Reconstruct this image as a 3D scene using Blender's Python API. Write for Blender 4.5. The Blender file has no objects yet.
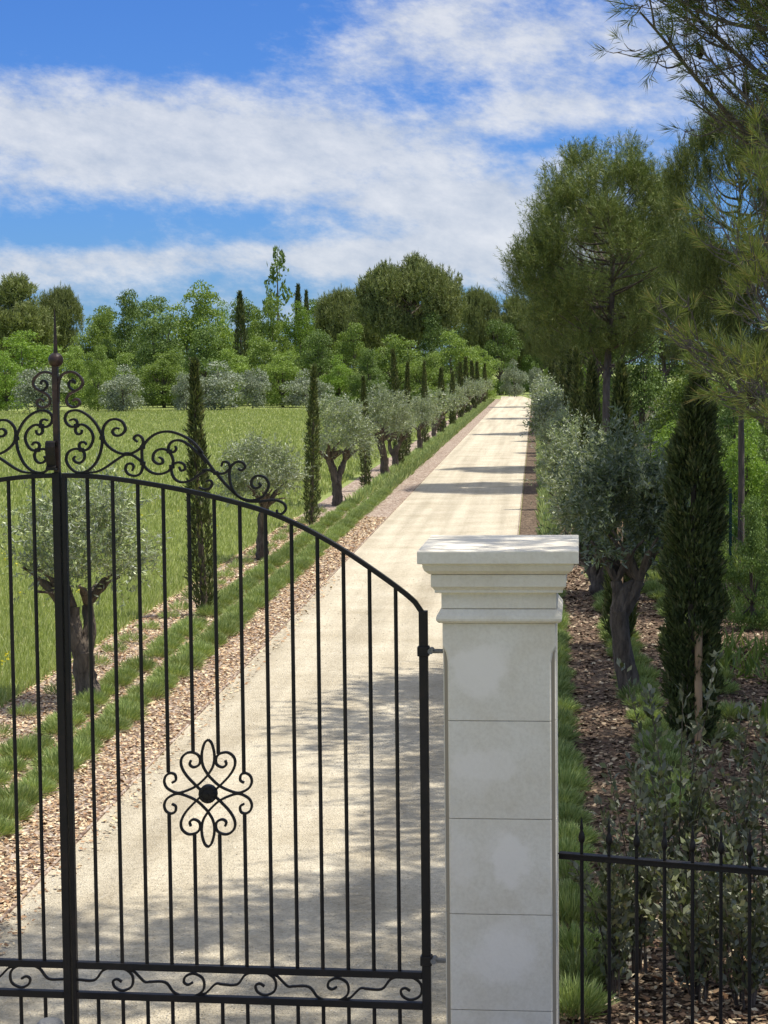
import bpy, math, random
import numpy as np
from mathutils import Vector, Matrix
random.seed(7); RNG = np.random.default_rng(11)
sc = bpy.context.scene
C = sc.collection
R = math.radians
PI = math.pi

# ------------------------------------------------------------------ camera
F = 2000.0; CH = 3.2; ROLL = -0.0109
def cam_rot(psi, th): return (Matrix.Rotation(psi, 3, 'Z') @ Matrix.Rotation(th, 3, 'X') @ Matrix.Rotation(ROLL, 3, 'Z'))
psi, th = R(5.4), R(84.7)
for _ in range(30):
    v = cam_rot(psi, th).transposed() @ Vector((0, 1, 0))
    px, py = 384 + F*v.x/-v.z, 512 - F*v.y/-v.z
    psi += (px-535)/F*-1; th += (py-364)/F*-1
CR = cam_rot(psi, th)
cd = bpy.data.cameras.new('camera'); cam = bpy.data.objects.new('camera', cd); C.objects.link(cam)
cam.matrix_world = Matrix.Translation((0, 0, CH)) @ CR.to_4x4()
cd.sensor_fit = 'VERTICAL'; cd.sensor_height = 24; cd.lens = F/1024*24
cd.clip_end = 5000; cd.clip_start = .05
sc.camera = cam
def at(px, py, Y):            # world point seen at a pixel of the survey photograph, at distance Y down the drive
    d = CR @ Vector(((px-384)/F, -(py-512)/F, -1))
    return Vector((0, 0, CH)) + d*(Y/d.y)
def ground_at(px, py):
    d = CR @ Vector(((px-384)/F, -(py-512)/F, -1)); p = d*(CH/-d.z); return Vector((p.x, p.y, 0))

# ------------------------------------------------------------------ helpers
def tag(o, label=None, cat=None, group=None, kind=None):
    if label: o['label'] = label
    if cat: o['category'] = cat
    if group: o['group'] = group
    if kind: o['kind'] = kind
    return o
def empty(name, loc=(0,0,0), rz=0, s=1):
    o = bpy.data.objects.new(name, None); C.objects.link(o)
    o.location = loc; o.rotation_euler = (0, 0, rz)
    o.scale = (s, s, s) if isinstance(s, (int, float)) else s
    o.empty_display_size = .2
    return o
def link(name, me, parent=None, loc=None):
    o = bpy.data.objects.new(name, me); C.objects.link(o)
    if parent: o.parent = parent
    if loc is not None: o.location = loc
    return o
class MB:
    def __init__(s): s.v = []; s.f = []
    def add(s, vs, fs):
        n = len(s.v); s.v += [tuple(v) for v in vs]; s.f += [tuple(i+n for i in f) for f in fs]
    def box(s, x0, y0, z0, x1, y1, z1):
        s.add([(x0,y0,z0),(x1,y0,z0),(x1,y1,z0),(x0,y1,z0),(x0,y0,z1),(x1,y0,z1),(x1,y1,z1),(x0,y1,z1)],
              [(0,3,2,1),(4,5,6,7),(0,1,5,4),(1,2,6,5),(2,3,7,6),(3,0,4,7)])
    def tube(s, pts, rad, n=8, cap=True, jit=0, rnd=None):
        pts = [Vector(p) for p in pts]
        if isinstance(rad, (int, float)): rad = [rad]*len(pts)
        rings = []; up = Vector((.31, .17, .93)).normalized(); N = None
        for i, p in enumerate(pts):
            t = (pts[min(i+1, len(pts)-1)] - pts[max(i-1, 0)]).normalized()
            if N is None:
                N = t.cross(up)
                if N.length < .1: N = t.cross(Vector((1,0,0)))
            N = (N - t*N.dot(t)).normalized(); B = t.cross(N)
            ring = []
            for k in range(n):
                a = 2*PI*k/n; r = rad[i]
                if jit: r *= 1 + jit*(rnd.random()*2-1)
                ring.append(p + (N*math.cos(a) + B*math.sin(a))*r)
            rings.append(ring)
        vs = [v for r in rings for v in r]; fs = []
        for i in range(len(rings)-1):
            for k in range(n):
                fs.append((i*n+k, i*n+(k+1)%n, (i+1)*n+(k+1)%n, (i+1)*n+k))
        if cap: fs += [tuple(range(n-1, -1, -1)), tuple(range((len(rings)-1)*n, len(rings)*n))]
        s.add(vs, fs)
    def strap(s, pts, w, d):         # flat bar swept in the x-z plane, w in the plane, d deep in y
        P = [Vector((p[0], 0, p[2])) for p in pts]; Y = [p[1] for p in pts]
        vs = []; n = len(P)
        for i, p in enumerate(P):
            t = (P[min(i+1, n-1)] - P[max(i-1, 0)]).normalized(); q = Vector((t.z, 0, -t.x))
            ww = w[i] if isinstance(w, list) else w
            for a, b in ((-1,-1),(1,-1),(1,1),(-1,1)):
                vs.append((p.x+q.x*a*ww/2, Y[i]+b*d/2, p.z+q.z*a*ww/2))
        fs = []
        for i in range(n-1):
            for k in range(4): fs.append((i*4+k, i*4+(k+1)%4, (i+1)*4+(k+1)%4, (i+1)*4+k))
        fs += [(3,2,1,0), tuple(range((n-1)*4, n*4))]
        s.add(vs, fs)
    def lathe(s, prof, c=(0,0,0), n=20):
        vs = []; fs = []
        for r, z in prof:
            for k in range(n):
                a = 2*PI*k/n; vs.append((c[0]+r*math.cos(a), c[1]+r*math.sin(a), c[2]+z))
        for i in range(len(prof)-1):
            for k in range(n): fs.append((i*n+k, i*n+(k+1)%n, (i+1)*n+(k+1)%n, (i+1)*n+k))
        fs += [tuple(range(n-1,-1,-1)), tuple(range((len(prof)-1)*n, len(prof)*n))]
        s.add(vs, fs)
    def mesh(s, name, mat, smooth=False):
        me = bpy.data.meshes.new(name); me.from_pydata(s.v, [], s.f); me.materials.append(mat)
        if smooth:
            me.polygons.foreach_set('use_smooth', [True]*len(me.polygons))
            try: me.set_sharp_from_angle(angle=R(45))
            except Exception: pass
        me.update(); return me
    def build(s, name, mat, parent=None, smooth=False, bevel=0):
        o = link(name, s.mesh(name, mat, smooth), parent)
        if bevel:
            m = o.modifiers.new('bevel', 'BEVEL'); m.width = bevel; m.segments = 2; m.limit_method = 'ANGLE'; m.angle_limit = R(40)
        return o
def smooth_path(pts, n=6):
    P = [Vector(p) for p in pts]; out = []
    Q = [P[0]*2-P[1]] + P + [P[-1]*2-P[-2]]
    for i in range(1, len(Q)-2):
        a, b, c, d = Q[i-1:i+3]
        for k in range(n):
            t = k/n
            out.append(.5*((2*b) + (c-a)*t + (2*a-5*b+4*c-d)*t*t + (3*b-a-3*c+d)*t**3))
    out.append(P[-1]); return out

# quads from numpy
def quad_mesh(name, V, mat, n=4):
    V = np.asarray(V, dtype=np.float32).reshape(-1, 3); nv = len(V); nf = nv//n
    me = bpy.data.meshes.new(name)
    me.vertices.add(nv); me.vertices.foreach_set('co', V.ravel())
    me.loops.add(nv); me.loops.foreach_set('vertex_index', np.arange(nv, dtype=np.int32))
    me.polygons.add(nf); me.polygons.foreach_set('loop_start', np.arange(0, nv, n, dtype=np.int32))
    me.materials.append(mat); me.update(calc_edges=True); return me
def norm(a): return a/np.maximum(np.linalg.norm(a, axis=-1, keepdims=True), 1e-9)
def rdir(n): return norm(RNG.normal(size=(n, 3)))
def kites(P, D, L, W, S=None, mid=.45, curl=0):
    n = len(P); L = np.broadcast_to(np.asarray(L, float).reshape(-1, 1), (n, 1)); W = np.broadcast_to(np.asarray(W, float).reshape(-1, 1), (n, 1))
    D = norm(D)
    if S is None: S = rdir(n)
    S = norm(np.cross(D, S)); N = np.cross(D, S)
    M = P + D*L*mid + N*L*curl
    return np.stack([P, M + S*W/2, P + D*L, M - S*W/2], axis=1)

# ------------------------------------------------------------------ materials
def newmat(name):
    m = bpy.data.materials.new(name); m.use_nodes = True; nt = m.node_tree
    for n in list(nt.nodes): nt.nodes.remove(n)
    out = nt.nodes.new('ShaderNodeOutputMaterial'); return m, nt, out
def N(nt, t, **kw):
    n = nt.nodes.new(t)
    for k, v in kw.items():
        if k in n.inputs: n.inputs[k].default_value = v
        else: setattr(n, k, v)
    return n
def ramp(nt, stops, interp='LINEAR'):
    r = nt.nodes.new('ShaderNodeValToRGB'); r.color_ramp.interpolation = interp; e = r.color_ramp.elements
    while len(e) > 1: e.remove(e[-1])
    e[0].position = stops[0][0]; e[0].color = (*stops[0][1], 1)
    for p, c in stops[1:]:
        x = e.new(p); x.color = (*c, 1)
    return r
def mixc(nt, fac, a, b, mode='MIX'):
    m = nt.nodes.new('ShaderNodeMix'); m.data_type = 'RGBA'; m.blend_type = mode
    for sock, v in ((m.inputs[0], fac), (m.inputs[6], a), (m.inputs[7], b)):
        if hasattr(v, 'is_linked') or hasattr(v, 'links'): nt.links.new(v, sock)
        elif isinstance(v, (int, float)): sock.default_value = v
        else: sock.default_value = (*v, 1)
    return m.outputs[2]
def leafmat(name, stops, trans=.3, rough=.5, back=None, spec=.35, patch=None):
    m, nt, out = newmat(name)
    g = N(nt, 'ShaderNodeNewGeometry'); r = ramp(nt, stops); nt.links.new(g.outputs['Random Per Island'], r.inputs[0])
    col = r.outputs[0]
    oi = N(nt, 'ShaderNodeObjectInfo')
    hs = N(nt, 'ShaderNodeHueSaturation'); mr = N(nt, 'ShaderNodeMapRange'); mr.inputs[3].default_value = .82; mr.inputs[4].default_value = 1.18
    nt.links.new(oi.outputs['Random'], mr.inputs[0]); nt.links.new(mr.outputs[0], hs.inputs['Value']); nt.links.new(col, hs.inputs['Color'])
    col = hs.outputs[0]
    if back:
        col = mixc(nt, g.outputs['Backfacing'], col, back)
    p = N(nt, 'ShaderNodeBsdfPrincipled'); p.inputs['Roughness'].default_value = rough; p.inputs['Specular IOR Level'].default_value = spec
    nt.links.new(col, p.inputs['Base Color'])
    t = N(nt, 'ShaderNodeBsdfTranslucent'); nt.links.new(mixc(nt, 1, col, (1.0, 1.0, .55), 'MULTIPLY'), t.inputs[0])
    mx = N(nt, 'ShaderNodeMixShader'); mx.inputs[0].default_value = trans
    nt.links.new(p.outputs[0], mx.inputs[1]); nt.links.new(t.outputs[0], mx.inputs[2]); nt.links.new(mx.outputs[0], out.inputs[0])
    return m
def surf(name, build, rough=.8, metal=0, spec=.4):
    m, nt, out = newmat(name)
    p = N(nt, 'ShaderNodeBsdfPrincipled'); p.inputs['Roughness'].default_value = rough; p.inputs['Metallic'].default_value = metal
    p.inputs['Specular IOR Level'].default_value = spec
    tc = N(nt, 'ShaderNodeTexCoord'); build(nt, p, tc); nt.links.new(p.outputs[0], out.inputs[0]); return m
def noise(nt, tc, scale, detail=4, rough=.6, co='Object', vec=None):
    n = N(nt, 'ShaderNodeTexNoise'); n.inputs['Scale'].default_value = scale; n.inputs['Detail'].default_value = detail; n.inputs['Roughness'].default_value = rough
    nt.links.new(vec if vec is not None else tc.outputs[co], n.inputs['Vector']); return n.outputs[0]
def bump(nt, p, h, dist, strength=1.0):
    b = N(nt, 'ShaderNodeBump'); b.inputs['Distance'].default_value = dist; b.inputs['Strength'].default_value = strength
    nt.links.new(h, b.inputs['Height']); nt.links.new(b.outputs[0], p.inputs['Normal'])
M = {}
def b_bark(c0, c1, sc=14):
    def f(nt, p, tc):
        mp = N(nt, 'ShaderNodeMapping'); mp.inputs['Scale'].default_value = (1, 1, .25); nt.links.new(tc.outputs['Object'], mp.inputs[0])
        n = noise(nt, tc, sc, 6, .7, vec=mp.outputs[0]); r = ramp(nt, [(.3, c0), (.7, c1)]); nt.links.new(n, r.inputs[0])
        nt.links.new(r.outputs[0], p.inputs['Base Color']); bump(nt, p, n, .03)
    return f
M['olive_bark'] = surf('olive_bark', b_bark((.03,.021,.014), (.21,.165,.12), 16), .9)
M['pine_bark'] = surf('pine_bark', b_bark((.05,.035,.025), (.19,.15,.12), 10), .9)
M['twig'] = surf('twig', b_bark((.10,.085,.07), (.24,.2,.17), 30), .9)
M['olive'] = leafmat('olive_leaf', [(0,(0.175,0.229,0.085)),(.45,(0.261,0.323,0.127)),(.8,(0.397,0.454,0.210)),(1,(0.581,0.628,0.323))], .22, .42, back=(.3,.33,.24), spec=.5)
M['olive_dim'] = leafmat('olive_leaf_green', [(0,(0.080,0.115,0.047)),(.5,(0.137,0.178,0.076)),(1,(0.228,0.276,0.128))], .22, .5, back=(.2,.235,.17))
M['cypress'] = leafmat('cypress_leaf', [(0,(0.046,0.061,0.018)),(.5,(0.091,0.117,0.033)),(.85,(0.143,0.171,0.052)),(1,(0.221,0.205,0.091))], .18, .6)
M['pine'] = leafmat('pine_needle', [(0,(0.072,0.104,0.024)),(.5,(0.134,0.172,0.038)),(.9,(0.205,0.242,0.058)),(1,(0.299,0.276,0.090))], .13, .5)
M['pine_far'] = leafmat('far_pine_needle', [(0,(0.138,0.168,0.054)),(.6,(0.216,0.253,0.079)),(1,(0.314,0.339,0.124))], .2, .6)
M['pine_fresh'] = leafmat('fresh_needle', [(0,(0.209,0.258,0.056)),(.5,(0.323,0.386,0.089)),(.85,(0.483,0.499,0.144)),(1,(0.562,0.386,0.161))], .3, .45)  # yellowish needles, colour brightened in place of sunlight the crown above blocks
M['decid'] = leafmat('oak_leaf', [(0,(0.131,0.192,0.032)),(.5,(0.207,0.298,0.057)),(1,(0.308,0.399,0.097))], .35, .5)
M['decid_dark'] = leafmat('dark_oak_leaf', [(0,(0.084,0.134,0.030)),(.5,(0.143,0.218,0.050)),(1,(0.218,0.302,0.084))], .3, .55)
M['decid_bright'] = leafmat('bright_leaf', [(0,(0.144,0.238,0.030)),(.5,(0.206,0.327,0.048)),(1,(0.289,0.404,0.083))], .4, .5)
M['silver'] = leafmat('grey_olive_leaf', [(0,(0.157,0.194,0.121)),(.5,(0.242,0.285,0.182)),(1,(0.363,0.399,0.278))], .2, .55, back=(.28,.31,.22))
M['bush'] = leafmat('bush_leaf', [(0,(0.078,0.130,0.026)),(.6,(0.156,0.221,0.046)),(1,(0.260,0.325,0.078))], .32, .5)
M['shrub'] = leafmat('shrub_leaf', [(0,(0.081,0.099,0.035)),(.5,(0.138,0.160,0.060)),(.9,(0.230,0.242,0.110)),(1,(0.345,0.330,0.170))], .2, .45, back=(.2,.21,.14), spec=.5)
M['lavender'] = leafmat('lavender_stalk', [(0,(0.172,0.252,0.076)),(.5,(0.288,0.361,0.118)),(1,(0.460,0.522,0.202))], .25, .55)
M['grass'] = leafmat('grass_blade', [(0,(0.258,0.311,0.084)),(.5,(0.360,0.419,0.131)),(.85,(0.480,0.524,0.206)),(1,(0.686,0.655,0.374))], .35, .55)
M['flower'] = leafmat('yellow_petal', [(0,(.7,.6,.02)),(1,(.8,.72,.05))], .3, .6)
M['chips'] = leafmat('bark_chip', [(0,(0.158,0.091,0.048)),(.25,(0.315,0.181,0.096)),(.5,(0.441,0.303,0.176)),(.75,(0.578,0.444,0.272)),(1,(0.714,0.606,0.400))], 0, .8, spec=.2)
M['stones'] = leafmat('loose_stone', [(0,(.3,.27,.22)),(.5,(.5,.45,.36)),(1,(.7,.64,.53))], 0, .9, spec=.2)
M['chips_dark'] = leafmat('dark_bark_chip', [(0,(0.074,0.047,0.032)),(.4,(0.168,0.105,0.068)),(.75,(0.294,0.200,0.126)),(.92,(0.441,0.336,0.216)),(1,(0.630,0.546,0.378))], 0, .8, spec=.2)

def b_iron(nt, p, tc):
    n = noise(nt, tc, 9, 5); r = ramp(nt, [(.35,(.008,.007,.006)),(.6,(.015,.012,.01)),(.78,(.032,.02,.014))]); nt.links.new(n, r.inputs[0])
    nt.links.new(r.outputs[0], p.inputs['Base Color']); h = noise(nt, tc, 160, 3); bump(nt, p, h, .0015)
M['iron'] = surf('painted_iron', b_iron, .5, .0, .3)
def b_rust(nt, p, tc):
    n = noise(nt, tc, 16, 5); r = ramp(nt, [(.35,(.022,.014,.011)),(.58,(.06,.032,.023)),(.8,(.2,.1,.075))]); nt.links.new(n, r.inputs[0])
    nt.links.new(r.outputs[0], p.inputs['Base Color']); bump(nt, p, n, .004)
M['rust'] = surf('rusty_iron', b_rust, .45, .25, .5)
def b_gravel(nt, p, tc):
    sp = N(nt, 'ShaderNodeSeparateXYZ'); nt.links.new(tc.outputs['Object'], sp.inputs[0])
    a = noise(nt, tc, 1.1, 6, .6); b = noise(nt, tc, 30, 6, .85); v = N(nt, 'ShaderNodeTexVoronoi'); v.inputs['Scale'].default_value = 75; nt.links.new(tc.outputs['Object'], v.inputs[0])
    r = ramp(nt, [(.3,(.52,.45,.325)),(.55,(.62,.55,.415)),(.75,(.69,.62,.48))]); nt.links.new(a, r.inputs[0])
    r2 = ramp(nt, [(.3,(.5,.47,.42)),(.46,(.9,.89,.87)),(.62,(1.1,1.1,1.1)),(.8,(1.3,1.3,1.3))]); nt.links.new(b, r2.inputs[0])
    c = mixc(nt, 1, r.outputs[0], r2.outputs[0], 'MULTIPLY')
    # wheel tracks worn smoother and paler, running along the drive
    mp = N(nt, 'ShaderNodeMapping'); mp.inputs['Scale'].default_value = (2.6, .05, 1); nt.links.new(tc.outputs['Object'], mp.inputs[0])
    t = noise(nt, tc, 1.0, 3, .5, vec=mp.outputs[0]); rt = ramp(nt, [(.35,(.8,.79,.77)),(.6,(1.05,1.05,1.04))]); nt.links.new(t, rt.inputs[0])
    c = mixc(nt, 1, c, rt.outputs[0], 'MULTIPLY')
    nt.links.new(c, p.inputs['Base Color'])
    ad = N(nt, 'ShaderNodeMath'); ad.operation = 'ADD'; nt.links.new(b, ad.inputs[0]); nt.links.new(v.outputs['Distance'], ad.inputs[1]); bump(nt, p, ad.outputs[0], .012)
M['gravel'] = surf('pale_gravel', b_gravel, .95, 0, .2)
def b_soil(c0, c1, c2, sc=26):
    def f(nt, p, tc):
        v = N(nt, 'ShaderNodeTexVoronoi'); v.inputs['Scale'].default_value = sc; nt.links.new(tc.outputs['Object'], v.inputs[0])
        sp = N(nt, 'ShaderNodeSeparateColor'); nt.links.new(v.outputs['Color'], sp.inputs[0])
        r = ramp(nt, [(0,c0),(.5,c1),(1,c2)]); nt.links.new(sp.outputs[0], r.inputs[0])
        n = noise(nt, tc, 3, 5); r2 = ramp(nt, [(.3,(.75,.75,.75)),(.7,(1.1,1.1,1.1))]); nt.links.new(n, r2.inputs[0])
        nt.links.new(mixc(nt, 1, r.outputs[0], r2.outputs[0], 'MULTIPLY'), p.inputs['Base Color']); bump(nt, p, v.outputs['Distance'], .02)
    return f
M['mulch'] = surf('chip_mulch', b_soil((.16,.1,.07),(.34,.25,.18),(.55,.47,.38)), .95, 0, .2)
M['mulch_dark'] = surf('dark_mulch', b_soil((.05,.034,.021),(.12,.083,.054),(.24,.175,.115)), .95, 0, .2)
def b_meadow(nt, p, tc):
    a = noise(nt, tc, .09, 5, .6); b = noise(nt, tc, 2.5, 6, .7)
    r = ramp(nt, [(.3,(.19,.235,.065)),(.5,(.24,.28,.09)),(.7,(.29,.32,.125))]); nt.links.new(a, r.inputs[0])
    r2 = ramp(nt, [(.3,(.7,.72,.65)),(.7,(1.15,1.12,1.1))]); nt.links.new(b, r2.inputs[0])
    nt.links.new(mixc(nt, 1, r.outputs[0], r2.outputs[0], 'MULTIPLY'), p.inputs['Base Color']); bump(nt, p, b, .06)
M['meadow'] = surf('meadow', b_meadow, .95, 0, .15)
def b_under(nt, p, tc):
    b = noise(nt, tc, 5, 6, .75); r = ramp(nt, [(.3,(.03,.035,.015)),(.5,(.07,.06,.035)),(.7,(.12,.1,.06))]); nt.links.new(b, r.inputs[0])
    nt.links.new(r.outputs[0], p.inputs['Base Color']); bump(nt, p, b, .08)
M['under'] = surf('woodland_floor', b_under, .95, 0, .15)
def b_stone(nt, p, tc):
    g = N(nt, 'ShaderNodeTexCoord')
    a = noise(nt, tc, 3.2, 5, .65); b = noise(nt, tc, 60, 4, .7)
    r = ramp(nt, [(.3,(.68,.61,.47)),(.5,(.75,.69,.56)),(.7,(.8,.75,.63))]); nt.links.new(a, r.inputs[0])
    r2 = ramp(nt, [(.3,(.93,.92,.9)),(.6,(1.03,1.03,1.03))]); nt.links.new(b, r2.inputs[0])
    c = mixc(nt, 1, r.outputs[0], r2.outputs[0], 'MULTIPLY')
    # whitish bloom patches with a soft ragged outline
    w = N(nt, 'ShaderNodeVectorMath'); w.operation = 'ADD'
    nn = N(nt, 'ShaderNodeTexNoise'); nn.inputs['Scale'].default_value = 7; nn.inputs['Detail'].default_value = 8; nn.inputs['Roughness'].default_value = .68; nt.links.new(tc.outputs['Object'], nn.inputs[0])
    ms = N(nt, 'ShaderNodeVectorMath'); ms.operation = 'MULTIPLY_ADD'; nt.links.new(nn.outputs['Color'], ms.inputs[0]); ms.inputs[1].default_value = (.2,.2,.2); ms.inputs[2].default_value = (-.1,-.1,-.1)
    nt.links.new(tc.outputs['Object'], w.inputs[0]); nt.links.new(ms.outputs[0], w.inputs[1])
    for (cx, cz, rx, rz, s) in ((-.1,1.87,.13,.13,.8),(-.05,1.90,.11,.1,.5),(-.06,1.45,.16,.08,.5),(-.12,1.41,.09,.1,.3),(.05,1.03,.09,.13,.75),(.02,1.08,.12,.09,.4),(-.17,1.03,.06,.12,.4),(0,.6,.16,.12,.5),(.05,.66,.12,.13,.4),(.0,.22,.16,.1,.4)):
        sb = N(nt, 'ShaderNodeVectorMath'); sb.operation = 'SUBTRACT'; nt.links.new(w.outputs[0], sb.inputs[0]); sb.inputs[1].default_value = (cx, 0, cz)
        dv = N(nt, 'ShaderNodeVectorMath'); dv.operation = 'DIVIDE'; nt.links.new(sb.outputs[0], dv.inputs[0]); dv.inputs[1].default_value = (rx, 1e6, rz)
        ln = N(nt, 'ShaderNodeVectorMath'); ln.operation = 'LENGTH'; nt.links.new(dv.outputs[0], ln.inputs[0])
        mr = N(nt, 'ShaderNodeMapRange'); mr.interpolation_type = 'SMOOTHSTEP'; nt.links.new(ln.outputs['Value'], mr.inputs[0])
        mr.inputs[1].default_value = 1.15; mr.inputs[2].default_value = .7; mr.inputs[3].default_value = 0; mr.inputs[4].default_value = s
        c = mixc(nt, mr.outputs[0], c, (.88,.815,.7))
    nt.links.new(c, p.inputs['Base Color']); bump(nt, p, b, .0015)
M['stone'] = surf('limestone', b_stone, .8, 0, .3)
M['mortar'] = surf('mortar', lambda nt, p, tc: p.inputs['Base Color'].__setattr__('default_value', (.33,.28,.2,1)), .95)
M['wood'] = surf('pale_stake_wood', b_bark((.42,.25,.12), (.6,.4,.22), 8), .8)
M['greenwire'] = surf('green_wire', lambda nt, p, tc: p.inputs['Base Color'].__setattr__('default_value', (.012,.045,.03,1)), .5)
M['greymetal'] = surf('grey_metal', b_bark((.2,.2,.19),(.32,.31,.29), 20), .45, .3)
M['cone'] = surf('pine_cone', b_bark((.04,.025,.018),(.1,.065,.045), 40), .8)

# ------------------------------------------------------------------ sky, sun
EL, AZ = R(66), R(8)      # sun stands over the right-hand side, slightly ahead of the camera
sd = bpy.data.lights.new('sun', 'SUN'); sd.energy = 4.6; sd.angle = R(.53); sd.color = (1, .955, .88)
sun = bpy.data.objects.new('sun', sd); C.objects.link(sun)
sv = Vector((math.cos(EL)*math.cos(AZ), math.cos(EL)*math.sin(AZ), math.sin(EL)))
sun.rotation_euler = sv.to_track_quat('Z', 'Y').to_euler(); sun.location = (6, 6, 30)
w = bpy.data.worlds.new('World'); sc.world = w; w.use_nodes = True; nt = w.node_tree
for n in list(nt.nodes): nt.nodes.remove(n)
out = N(nt, 'ShaderNodeOutputWorld'); bg = N(nt, 'ShaderNodeBackground'); bg.inputs[1].default_value = .1
sky = N(nt, 'ShaderNodeTexSky'); sky.sky_type = 'NISHITA'; sky.sun_disc = False; sky.sun_elevation = EL; sky.sun_rotation = PI/2 - AZ
sky.air_density = 1.0; sky.dust_density = .2; sky.ozone_density = 3.0
SKYTINT = (.28, .51, .97)
tc = N(nt, 'ShaderNodeTexCoord'); sp = N(nt, 'ShaderNodeSeparateXYZ'); nt.links.new(tc.outputs['Generated'], sp.inputs[0])
def mth(op, a, b=None, c=None):
    m = nt.nodes.new('ShaderNodeMath'); m.operation = op
    for i, v in enumerate((a, b, c)):
        if v is None: continue
        if isinstance(v, (int, float)): m.inputs[i].default_value = v
        else: nt.links.new(v, m.inputs[i])
    return m.outputs[0]
az = mth('ARCTAN2', sp.outputs[0], sp.outputs[1]); el = mth('ARCSINE', sp.outputs[2])
# cloud deck: coordinates spread towards the horizon like a flat layer seen from below
elp = mth('MAXIMUM', el, .0); dist = mth('DIVIDE', 1.0, mth('ADD', elp, .07))
u = mth('MULTIPLY', az, 1.0); vv = mth('MULTIPLY', dist, -.14)
cv = N(nt, 'ShaderNodeCombineXYZ'); nt.links.new(mth('ADD', u, mth('MULTIPLY', el, .35)), cv.inputs[0]); nt.links.new(mth('ADD', mth('MULTIPLY', el, 2.6), mth('MULTIPLY', az, -.25)), cv.inputs[1])
n1 = noise(nt, tc, 8.5, 12, .66, vec=cv.outputs[0])
cv2 = N(nt, 'ShaderNodeCombineXYZ'); nt.links.new(u, cv2.inputs[0]); nt.links.new(mth('ADD', mth('MULTIPLY', el, 1.8), mth('MULTIPLY', az, .3)), cv2.inputs[1]); cv2.inputs[2].default_value = 3.7
n2 = noise(nt, tc, 34, 9, .66, vec=cv2.outputs[0])
cov = mth('MULTIPLY', mth('SUBTRACT', n1, .5), 1.5)
cov = mth('ADD', cov, mth('MULTIPLY', mth('SUBTRACT', n2, .5), 1.0))
n3 = noise(nt, tc, 95, 6, .6, vec=cv2.outputs[0]); cov = mth('ADD', cov, mth('MULTIPLY', mth('SUBTRACT', n3, .5), .5))
for (bx, by, rx, ry, s) in ((110,40,170,45,-.62),(60,135,190,62,.6),(330,150,190,60,.62),(480,215,120,45,.45),(450,35,150,40,.42),(610,60,120,60,.3),
                            (215,212,110,18,-.5),(50,232,90,15,-.4),(190,256,220,13,.4),(300,35,60,25,-.25),(330,255,220,16,.22),(470,260,120,28,.3),(430,100,60,16,-.45),(520,150,60,14,-.35),(600,120,100,20,.25),(60,275,120,14,.3),(560,235,90,30,.35),(300,205,160,16,.2),(390,272,140,14,.2)):
    a0 = (bx-535)/F; e0 = (364-by)/F
    dx = mth('DIVIDE', mth('SUBTRACT', az, a0), rx/F); dy = mth('DIVIDE', mth('SUBTRACT', el, e0), ry/F)
    q = mth('ADD', mth('MULTIPLY', dx, dx), mth('MULTIPLY', dy, dy))
    cov = mth('ADD', cov, mth('MULTIPLY', mth('POWER', 2.718, mth('MULTIPLY', q, -.8)), s))
cov = mth('ADD', cov, mth('MULTIPLY', mth('SUBTRACT', mth('MINIMUM', mth('MAXIMUM', el, .25), .6), .25), 1.2))  # extra cloud cover overhead, out of view, added to neutralise blue ambient light
mr = N(nt, 'ShaderNodeMapRange'); mr.interpolation_type = 'SMOOTHSTEP'; nt.links.new(cov, mr.inputs[0])
mr.inputs[1].default_value = -.12; mr.inputs[2].default_value = .68; mr.inputs[3].default_value = 0; mr.inputs[4].default_value = .86
skyc = mixc(nt, 1, sky.outputs[0], SKYTINT, 'MULTIPLY')
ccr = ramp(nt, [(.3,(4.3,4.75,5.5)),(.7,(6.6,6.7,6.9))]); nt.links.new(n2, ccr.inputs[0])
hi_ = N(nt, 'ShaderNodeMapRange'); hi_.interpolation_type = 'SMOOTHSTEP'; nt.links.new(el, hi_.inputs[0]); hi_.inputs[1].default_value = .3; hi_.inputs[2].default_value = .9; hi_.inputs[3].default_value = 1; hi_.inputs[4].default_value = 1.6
vs_ = N(nt, 'ShaderNodeVectorMath'); vs_.operation = 'SCALE'; nt.links.new(ccr.outputs[0], vs_.inputs[0]); nt.links.new(hi_.outputs[0], vs_.inputs['Scale'])      # unseen overhead cloud, brightened to add ambient light to the shade
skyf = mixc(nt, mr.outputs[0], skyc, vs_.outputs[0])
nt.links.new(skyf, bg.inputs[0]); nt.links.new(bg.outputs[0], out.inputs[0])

# ------------------------------------------------------------------ ground
def sheet(name, pts, z, mat, label, cat='ground'):
    me = bpy.data.meshes.new(name); me.from_pydata([(x, y, z) for x, y in pts], [], [tuple(range(len(pts)))]); me.materials.append(mat)
    o = link(name, me); tag(o, label, cat, kind='structure'); return o
RL, RR = -3.1, -.33             # edges of the drive
sheet('meadow', [(-2000,-200),(2000,-200),(2000,3000),(-2000,3000)], 0, M['meadow'], 'wide green meadow stretching to the far line of trees', 'meadow')
sheet('woodland_floor', [(2.9,2),(60,2),(60,190),(2.9,190)], .004, M['under'], 'dark earth under the pines right of the drive')
sheet('planting_bed', [(-5.05,2),(RL-.02,2),(RL-.02,185),(-5.05,185)], .008, M['mulch'], 'strip of pale bark chips between the drive and the meadow', 'bed')
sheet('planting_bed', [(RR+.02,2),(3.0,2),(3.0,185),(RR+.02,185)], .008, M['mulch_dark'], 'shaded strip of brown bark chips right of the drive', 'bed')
sheet('driveway', [(RL,-3),(RR,-3),(RR,182),(-1.3,200),(-3.4,200),(RL,182)], .016, M['gravel'], 'straight pale gravel driveway running from the gate to the far trees', 'driveway')
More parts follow.
